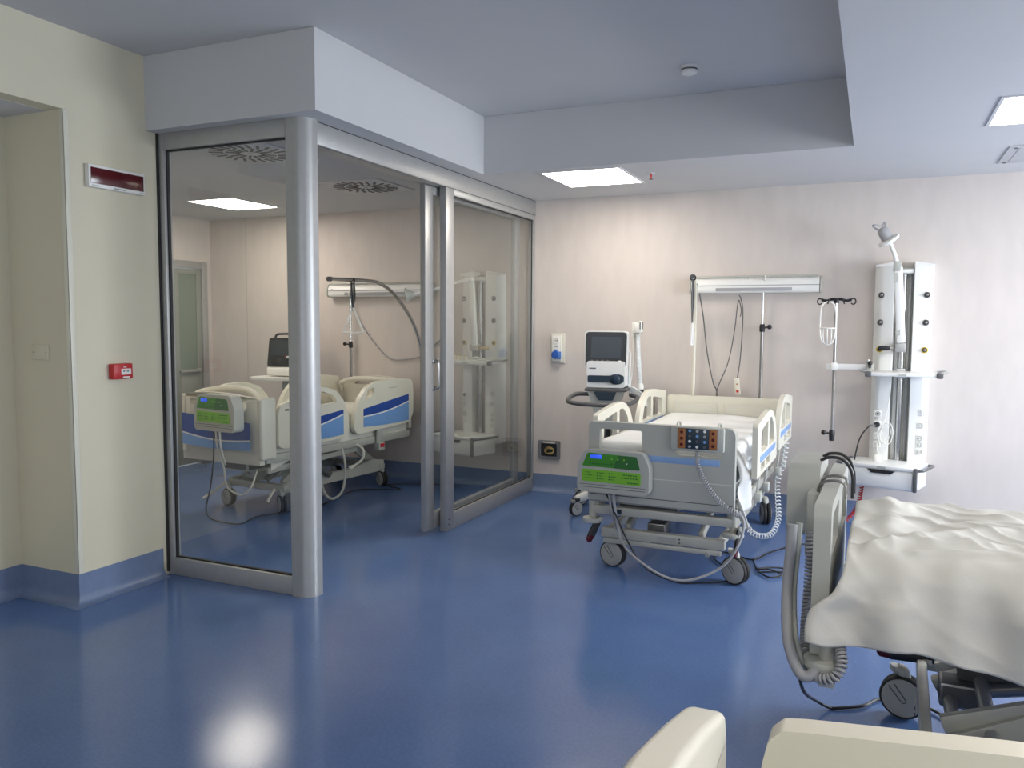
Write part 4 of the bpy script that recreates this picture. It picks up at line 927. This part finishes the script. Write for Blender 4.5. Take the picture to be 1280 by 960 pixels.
# ------------------------------------------------------------------ glazed room: bed with blue panels
def swoosh(mb, x, s, y0, y1, zlo, zmid0, zmid1, ztop0, ztop1, curve, yn=14, th=.004, vertical='x', off=0):
    """two-tone blue decal split by a curved white line; on plane x (facing s) along y or plane y along x"""
    up, mid, lo = [], [], []
    for k in range(yn+1):
        t = k/yn; y = y0+(y1-y0)*t; c = curve*math.sin(PI*t)
        up.append((y, ztop0+(ztop1-ztop0)*t)); mid.append((y, zmid0+(zmid1-zmid0)*t-c)); lo.append((y, zlo-(curve*.4*math.sin(PI*t))))
    U = (0, 1, 0) if vertical == 'x' else (1, 0, 0)
    def O(d): return (x+s*d, 0, 0) if vertical == 'x' else (0, x+s*d, 0)
    a = [(p[0], p[1]+.006) for p in mid]+up[::-1]; b = lo+[(p[0], p[1]-.006) for p in mid][::-1]; c = [(p[0], p[1]-.006) for p in mid]+[(p[0], p[1]+.006) for p in mid][::-1]
    W = Vector(U).cross(Vector((0, 0, 1))); sg = 1 if (W.x if vertical == 'x' else W.y)*s > 0 else -1
    for poly_, m in ((a, 'bluedk'), (b, 'bluelt'), (c, 'white')):
        mb.poly(poly_, [], th*1, m, O(0 if sg > 0 else th), U, (0, 0, 1)) if True else None
bedB = thing('hospital_bed', 'hospital bed with two-tone blue rails inside the glazed room', 'hospital bed', (-4.72, 6.0, 0), R(-6))
F, Hh = -1.02, 1.0
mb = MB()   # footboard with rounded top, hole, side returns
arc = [(-.50, .44), (.44, .46), (.44, .99)] + [(.44-.95*k/12, .99+.035*math.sin(PI*k/12)) for k in range(1, 12)] + [(-.51, .98)]
hole = rounded([(-.34, .90), (-.10, .86), (.25, .86), (.33, .90), (.33, .965), (-.34, .965)], .03)
mb.poly(arc, [hole], .05, 'cream2', (0, F+.05, 0), (1, 0, 0), (0, 0, 1), fn=lambda u, v: -.05*(abs(u)/.47)**4)
for s in (-1, 1): mb.box((s*.445-.03, F+.03, .50), (s*.445+.03, F+.19, .995), 'cream2', .02, seg=3)
fb = mb.build('footboard', bedB, bev=.006)
mb = MB(); mb.tube(catmull([(-.42, F+.10, .96), (-.3, F+.12, 1.01), (0, F+.14, 1.05), (.25, F+.14, 1.03), (.42, F+.11, .94)], 8), .028, 'cream', 12); mb.build('top_handle', fb)
mb = MB(); swoosh(mb, F-.003, -1, -.42, .38, .58, .68, .66, .84, .80, .03, vertical='y'); mb.build('blue_panel', fb)
control_box(bedB, .10, F-.115, .875, wdt=.46, hgt=.29, dep=.10)
mb = MB()   # headboard: deep curved shell
hb = [(-.43, .55), (.43, .55), (.43, .98)] + [(.43-.86*k/12, .98+.08*math.sin(PI*k/12)**.7) for k in range(1, 12)] + [(-.43, .98)]
mb.poly(hb, [rounded([(-.28, .96), (.28, .96), (.2, 1.02), (-.2, 1.02)], .02)], .04, 'cream2', (0, Hh, 0), (1, 0, 0), (0, 0, 1)); mb.tube(catmull([(-.43, Hh-.06, .90), (-.40, Hh-.09, .97), (-.2, Hh-.10, 1.02), (.2, Hh-.10, 1.02), (.40, Hh-.09, .97), (.43, Hh-.06, .90)], 8), .025, 'cream2', 10)
mb.build('headboard', bedB, bev=.008)
def rail_near(root, x, s, y0):
    out = rounded([(0, .60), (0, .86), (.03, .93), (.13, .955), (.16, 1.0), (.30, 1.045), (.52, 1.05), (.68, 1.0), (.78, .90), (.83, .76), (.84, .64), (.78, .575), (.05, .575)], .035)
    h = rounded([(.20, .93), (.27, 1.0), (.52, 1.005), (.64, .965), (.69, .90), (.22, .89)], .02)
    mb = MB(); mb.poly(out, [h], .045, 'cream', (x-.0225, y0, 0), (0, 1, 0), (0, 0, 1)); rr = mb.build('side_rail', root, bev=.012)
    mb = MB(); swoosh(mb, x+s*.0235, s, y0+.12, y0+.76, .61, .69, .79, .76, .83, .02); mb.box((x+s*.024-.001, y0+.07, .88), (x+s*.024+.001, y0+.11, .895), 'dkgrey'); mb.build('blue_panel', rr)
    return rr
def rail_far(root, x, s, y0):
    out = rounded([(0, .64), (.02, .78), (.08, .90), (.18, 1.0), (.32, 1.05), (.66, 1.06), (.86, 1.04), (.88, .95), (.88, .70), (.80, .62), (.05, .585)], .04)
    h = rounded([(.15, .90), (.20, .985), (.29, 1.0), (.27, .93), (.22, .90)], .015)
    mb = MB(); mb.poly(out, [h], .045, 'cream', (x-.0225, y0, 0), (0, 1, 0), (0, 0, 1)); rr = mb.build('side_rail', root, bev=.012)
    mb = MB(); swoosh(mb, x+s*.0235, s, y0+.13, y0+.80, .645, .74, .83, .81, .90, .02); mb.box((x+s*.024-.001, y0+.5, .975), (x+s*.024+.001, y0+.62, .982), 'greyp'); mb.build('blue_panel', rr)
    return rr
for s in (-1, 1): rail_near(bedB, s*.47, s, -.83); rail_far(bedB, s*.47, s, .07)
mb = MB()
for s in (-1, 1):
    mb.bar((s*.43, F+.1, .50), (s*.43, Hh-.05, .50), .04, .07, 'greyp', .01); mb.bar((s*.40, F+.15, .40), (s*.40, .2, .44), .03, .05, 'greyp', .008)
for y in (-.8, -.3, .3, .85): mb.bar((-.42, y, .48), (.42, y, .48), .05, .05, 'greyp', .006)
mb.box((-.40, F+.12, .53), (.40, Hh-.06, .56), 'greyp', .006); mb.box((-.15, -.85, .36), (.15, -.55, .50), 'dkgrey', .015); mb.build('deck_frame', bedB)
mb = MB(); mb.box((-.41, F+.13, .56), (.41, Hh-.06, .74), 'mattress', .05, seg=4); mb.build('mattress', bedB)
drape('bed_sheet', bedB, .42, F+.17, Hh-.07, .77, lambda t: .27, lambda t: .29+.10*max(0, 1-t/.15), .10, 'linen2', .006, .010, 9, 90, 110)
for t in (-.6, .45):
    for s in (-1, 1):
        mb = MB(); mb.bar((s*.475, t, .60), (s*.46, t, .42), .08, .02, 'greyp', .004, up=(1, 0, 0)); mb.box((s*.47-.035, t-.045, .40), (s*.47+.035, t+.045, .475), 'greyp', .01); br = mb.build('rail_bracket', bedB)
        mb = MB(); mb.box((s*.47+s*.036-.004, t-.028, .43), (s*.47+s*.036+.004, t+.028, .465), 'red', .003); mb.build('release_catch', br)
for s in (-1, 1):
    mb = MB(); mb.poly(rounded([(-.62, .14), (.66, .14), (.70, .24), (.52, .27), (.25, .22), (-.1, .23), (-.45, .22), (-.64, .22)], .02), [], .05, 'greyp', (s*.30-.025, 0, .02), (0, 1, 0), (0, 0, 1)); mb.build('chassis_beam', bedB, bev=.01)
mb = MB(); 
for y in (-.60, .66): mb.bar((-.34, y, .20), (.34, y, .20), .07, .06, 'greyp', .012)
mb.build('chassis_crossbeam', bedB)
for s in (-1, 1):
    for a, b in (((s*.24, -.55, .22), (s*.24, -.20, .46)), ((s*.24, .62, .24), (s*.24, .30, .46))):
        mb = MB(); mb.bar(a, b, .04, .075, 'greyp', .01); mb.build('lift_arm', bedB)
mb = MB(); mb.tube(catmull([(.12, -.62, .26), (.18, -.4, .40), (.28, -.25, .36), (.36, -.1, .24)], 6), .03, 'dkgrey', 10); mb.tube(catmull([(-.08, -.75, .42), (-.05, -.70, .34), (.05, -.72, .30), (.12, -.75, .38)], 6), .022, 'greyp', 10); mb.build('motor_unit', bedB)
for (x, y, rt) in ((-.30, -.66, R(85)), (.31, -.63, R(60)), (-.30, .70, R(80)), (.31, .68, R(70))): castor(bedB, x, y, 1, .075, rt, .028, .19)
mb = MB(); mb.tube(catmull([(.30, -.70, .21), (.31, -.76, .16), (.32, -.80, .12)], 5), .012, 'cream2', 8); mb.build('brake_pedal', bedB)
mb = MB(); mb.tube(catmull([(-.28, -.70, .21), (-.36, -.80, .12), (-.41, -.84, .08)], 5), .012, 'cream2', 8); mb.build('brake_pedal', bedB)
def LB(p): return loc(bedB, p)
mb = MB(); mb.tube(catmull(LB([(-4.74, 4.88, .74), (-4.735, 4.89, .6), (-4.73, 4.95, .42), (-4.75, 5.0, .26), (-4.62, 5.02, .20), (-4.52, 5.02, .27), (-4.52, 5.1, .4)]), 8), .008, 'cream2', 8); mb.tube(catmull(LB([(-4.70, 4.88, .74), (-4.70, 4.89, .6), (-4.715, 4.95, .45)]), 6), .008, 'cream2', 8); mb.build('drain_tube', bedB)
mb = MB(); mb.tube(catmull(LB([(-4.77, 4.89, .72), (-4.78, 4.89, .5), (-4.86, 4.93, .25), (-4.93, 4.95, .08), (-4.88, 4.93, .012), (-4.7, 4.86, .01), (-4.50, 4.87, .01), (-4.55, 5.12, .01), (-4.42, 5.36, .01), (-4.33, 5.65, .01), (-4.43, 6.1, .01), (-4.40, 6.38, .01), (-4.06, 6.53, .01), (-4.3, 6.68, .01), (-3.96, 6.88, .01), (-3.6, 6.9, .01)]), 8), .0055, 'black', 7); mb.build('power_cord', bedB)
mb = MB(); mb.tube(catmull(LB([(-4.27, 5.55, .50), (-4.24, 5.54, .35), (-4.23, 5.58, .16), (-4.20, 5.66, .08), (-4.15, 5.74, .15), (-4.15, 5.78, .35), (-4.20, 5.80, .50)]), 8), .011, 'greyp', 8); mb.tube(catmull(LB([(-4.22, 6.05, .50), (-4.16, 6.06, .46), (-4.15, 6.05, .38), (-4.2, 6.0, .32), (-4.24, 5.97, .29)]), 6), [.012]*20+[.02]*5, 'cream', 8); mb.build('hanging_tube', bedB)

# ventilator in the glazed room
r = thing('ventilator_trolley', 'black bedside ventilator on a round white table left of the bed in the glazed room', 'ventilator', (-5.53, 6.70, 0), R(3))
mb = MB(); mb.poly(rounded([(-.26, -.135), (.26, -.135), (.23, .16), (-.225, .16)], .03), [], .12, 'black', (0, .05, 1.27), (1, 0, 0), (0, 0, 1)); mo = mb.build('monitor_body', r, bev=.012); mo.location.x = .07
mb = MB(); mb.poly(rounded([(-.215, -.02), (.215, -.02), (.20, .135), (-.195, .135)], .012), [], .004, 'screen', (0, -.07, 1.27), (1, 0, 0), (0, 0, 1)); mb.box((-.20, -.075, 1.16), (-.06, -.07, 1.22), 'screenrim', .004); mb.box((-.04, -.075, 1.16), (.06, -.07, 1.22), 'screenrim', .004); mb.cyl((.0, -.072, 1.238), (.0, -.080, 1.238), .012, 'white', 12); mb.cyl((-.03, -.072, 1.243), (-.03, -.077, 1.243), .006, 'red', 10); mb.build('screen', mo)
mb = MB(); mb.tube(catmull([(-.21, 0, 1.41), (-.19, 0, 1.455), (-.14, 0, 1.47), (.14, 0, 1.47), (.19, 0, 1.455), (.21, 0, 1.41)], 6), .012, 'black', 8); mb.build('carry_handle', mo)
mb = MB(); mb.box((-.20, -.08, 1.04), (.20, .1, 1.135), 'whitep', .03, seg=3); mb.build('ventilator_body', r)
mb = MB(); mb.poly(rounded([(-.36, -.19), (.29, -.19), (.29, .19), (-.36, .19)], .10), [], .03, 'whitep', (0, 0, 1.0), (1, 0, 0), (0, 1, 0)); mb.build('table_top', r, bev=.008)
mb = MB(); mb.tube([(0, 0, .12), (0, 0, 1.0)], .045, 'greyp', 18); mb.build('stand_column', r)
for k in range(4):
    a = R(45+90*k); c_, s_ = math.cos(a), math.sin(a)
    mb = MB(); mb.tube([(.03*c_, .03*s_, .15), (.26*c_, .24*s_, .13)], [.035, .026], 'whitep', 10); mb.build('base_foot', r); castor(r, .26*c_, .24*s_, 1, .05, R(30+50*k), .018, .11)

# ------------------------------------------------------------------ covered bed on the right
bedC = thing('hospital_bed', 'bed at right covered by a rumpled white sheet, its control box seen from the side', 'hospital bed', (.875, 3.225, 0), R(-91.5))
DZ2 = .04
cream_bed(bedC, dz=DZ2, base0=-.66, base1=.80, head=True, side=.22, sidez=.05, bz=.13, bw=.036)
[c for c in bedC.children if c.name.startswith('mattress')][0].location.z = -.035
for (x, y, rt) in ((-.34, -.72, R(172)), (.34, -.72, R(100)), (-.36, .80, R(95)), (.36, .80, R(80))): castor(bedC, x, y, 1, .088, rt)
pedal(bedC, (-.31, -.64, .270), (-.05, -.97, -.02)); 
mb = MB(); mb.tube([(-.31, -.64, .272), (-.31, -.54, .268), (-.31, -.42, .25)], [.02, .018, .010], 'black', 10, flat=.5); mb.build('brake_bar', bedC)
# control box hung on the footboard (its front faces away to the left)
control_box(bedC, -.20, -1.155, .93, wdt=.44, hgt=.27, dep=.115)
for x in (-.24, -.13): mb = MB(); mb.tube(catmull([(x, -1.05, 1.12), (x, -1.02, 1.135), (x, -.97, 1.13), (x, -.935, 1.08), (x, -.93, .98)], 5), .0065, 'black', 8); mb.build('hanging_hook', bedC).location = (0, 0, -.055)
for x in (-.02, .09): mb = MB(); mb.tube(catmull([(x, -1.04, .99), (x, -1.035, 1.06), (x, -1.0, 1.082), (x, -.95, 1.075), (x, -.945, 1.02)], 5), .006, 'steel', 7); mb.build('hanging_hook', bedC).location = (0, 0, -.055)
mb = MB(); mb.box((-.10, -1.075, .745), (.14, -1.03, .985), 'greyp', .012); hs = mb.build('handset', bedC)
def LC(p): return loc(bedC, p)
mb = MB(); mb.tube(coil(LC([(-.178, 3.06, .85), (-.178, 3.04, .74), (-.180, 3.02, .64), (-.180, 2.95, .53), (-.17, 2.85, .47), (-.13, 2.75, .455), (-.08, 2.72, .47), (-.055, 2.74, .51), (-.065, 2.8, .56)]), .014, 56), .0055, 'greytube', 6); mb.build('coiled_cord', bedC)
mb = MB(); mb.tube(catmull(LC([(-.236, 2.96, .90), (-.238, 2.94, .80), (-.242, 2.9, .674), (-.225, 2.8, .542), (-.188, 2.75, .466), (-.155, 2.74, .452), (-.13, 2.75, .48)]), 8), .018, 'greytube', 10); mb.tube(catmull(LC([(-.215, 2.99, .90), (-.218, 2.97, .80), (-.222, 2.92, .67), (-.205, 2.83, .54), (-.175, 2.78, .47)]), 8), .012, 'greyp', 8); mb.build('drain_tube', bedC)
mb = MB(); mb.tube(catmull(LC([(-.19, 2.80, .5), (-.195, 2.9, .40), (-.19, 3.15, .22), (-.16, 3.45, .06), (-.11, 3.52, .01), (-.071, 3.534, .01), (.02, 3.6, .01), (.07, 3.68, .01), (.13, 3.704, .01), (.30, 3.65, .012), (.45, 3.3, .012), (.7, 3.1, .012), (1.0, 3.05, .012)]), 8), .0065, 'black', 7); mb.build('power_cord', bedC)
mb = MB(); mb.tube(LC([(.30, 3.42, .26), (.30, 2.92, .22)]), .024, 'alu', 14); mb.tube(LC([(.40, 3.42, .33), (.40, 2.92, .26)]), .024, 'alu', 14); mb.build('cross_tube', bedC)
mb = MB(); mb.bar(*LC([(.26, 3.36, .24), (.75, 3.36, .50)]), .05, .07, 'greym', .006); mb.build('lift_arm', bedC)
mb = MB(); mb.bar(*LC([(.30, 2.98, .20), (.80, 2.98, .46)]), .04, .09, 'greym', .006); mb.build('lift_arm', bedC)
mb = MB(); mb.box(*[tuple(v) for v in (Vector((-.25, -.55, .28)), Vector((-.05, -.30, .40)))], 'dkgrey', .015); mb.build('motor_unit', bedC)
mb = MB(); mb.box((.10, -.36, .36), (.16, -.30, .42), 'red', .006); mb.box((.08, -.38, .41), (.18, -.28, .47), 'greym', .006); mb.build('release_lever', bedC)
def exC(P, s, t, dx, dy):
    # near side is +x local; foot is -y local
    hang = min(1, dx/.15)
    if s > 0:
        k = max(0, 1-t/.30)
        low = min(1, dx/.26)**1.5; P.x += hang*.02+low*.045*k*k+.018*hang*k*math.sin(P.y*38+P.z*6); P.y -= low*.13*k*k*(1.25-abs(low-.6)); P.z -= .04*max(0, (s-.25)/.2)*max(0, 1-t/.16)*(1-hang)+.035*low*k**4*math.sin(k*9)
        P.x += hang*.012*math.sin(P.y*14+P.z*9); 
        P.z -= .03*hang*t
    # far foot corner peak
    d = math.hypot(s+.30, (t-.045)*1.9); P.z += .035*math.exp(-(d/.10)**2)
    q3 = Vector((s*3.2+P.y*1.3, (P.y-s*.8)*6.5, 4)); rd = 1-abs(noise.noise(q3))*2.2
    if rd > 0: P.z += .011*rd*rd*(1-hang*.6); P.x += .006*rd*hang
    # long diagonal folds from the near foot corner
    for (a0, b0, a1, b1, h, wd) in ((.43, .02, -.1, .30, .020, .03), (.40, .03, .05, .5, .016, .03), (.43, .10, .15, .75, .018, .035), (-.3, .05, .35, .05, .022, .04), (-.25, .25, .3, .45, .014, .05), (.0, .30, .2, .9, .012, .05)):
        p = Vector((s, t*1.9)); A = Vector((a0, b0*1.9)); B = Vector((a1, b1*1.9)); q = max(0, min(1, (p-A).dot(B-A)/(B-A).length_squared)); dd = (p-(A+(B-A)*q)).length
        P.z += h*math.exp(-(dd/wd)**2)*(1-.6*q)*(1-hang)
        P.x += h*.9*math.exp(-(dd/wd)**2)*hang
    return P
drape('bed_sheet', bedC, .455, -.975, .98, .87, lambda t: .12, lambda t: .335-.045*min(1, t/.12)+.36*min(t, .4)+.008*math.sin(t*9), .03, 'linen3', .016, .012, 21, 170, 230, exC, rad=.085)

# ------------------------------------------------------------------ foreground bed (only its boards rise into view)
bedD = thing('hospital_bed', 'nearest bed at the bottom edge, only its cream footboard and rail tops showing', 'hospital bed', (.80, .88, 0), 0)
mb = MB()   # footboard along y on the left end
half = [(.455, .88), (.452, .92), (.435, .965), (.40, .978), (.34, .995), (.25, 1.02), (.12, 1.05), (0, 1.065)]; out = [(-.455, .45), (.455, .45)]+half+[(-a, b) for a, b in half[-2::-1]]
mb.poly(out, [], .068, 'cream', (-1.065, 0, 0), (0, 1, 0), (0, 0, 1)); mb.build('footboard', bedD, bev=.02)
mb = MB(); mb.poly(rounded([(-.36, .62), (.36, .62), (.36, .90), (0, .98), (-.36, .90)], .03), [], .006, 'cream2', (-.998, 0, 0), (0, 1, 0), (0, 0, 1)); mb.build('footboard_inset', bedD)
def railD(y, x0, L, flip=False):
    pts = [(0, .55), (L, .55), (L, .84), (L-.03, .93), (L-.08, .965), (L*.7, .985), (L*.42, .978), (.07, .951), (.03, .945), (.010, .925), (0, .88)]
    if flip: pts = [(L-a, b) for a, b in pts][::-1]
    mb = MB(); mb.poly(rounded(pts, .006, 2), [rounded([(L*.25, .74), (L*.7, .74), (L*.7, .85), (L*.25, .86)], .03)], .05, 'cream', (x0, y+.025, 0), (1, 0, 0), (0, 0, 1)); mb.build('side_rail', bedD, bev=.018)
for y in (.475, -.475): railD(y, -.942, .86); railD(y, .02, .85, True)
mb = MB(); mb.poly(rounded([(-.45, .5), (.45, .5), (.45, .96), (0, 1.02), (-.45, .96)], .06), [], .05, 'cream', (1.0, 0, 0), (0, 1, 0), (0, 0, 1)); mb.build('headboard', bedD, bev=.015)
mb = MB()
for s in (-1, 1): mb.bar((-.98, s*.42, .46), (.98, s*.42, .46), .04, .06, 'greym', .006)
for x in (-.95, -.3, .3, .95): mb.bar((x, -.42, .46), (x, .42, .46), .05, .05, 'greym', .006)
mb.build('deck_frame', bedD)
mb = MB(); mb.box((-.95, -.42, .49), (.95, .42, .68), 'mattress', .05, seg=4); mb.build('mattress', bedD)
mb = MB()
for s in (-1, 1): mb.bar((-.7, s*.36, .22), (.7, s*.36, .22), .05, .06, 'greym', .006)
for x in (-.7, .7): mb.bar((x, -.36, .22), (x, .36, .22), .05, .06, 'greym', .006)
mb.build('chassis', bedD)
for s in (-1, 1):
    for q in (-1, 1): mb = MB(); mb.bar((q*.6, s*.25, .22), (q*.25, s*.25, .46), .04, .06, 'greym', .006); mb.build('lift_arm', bedD); castor(bedD, q*.7, s*.36, 1, .08, R(90))
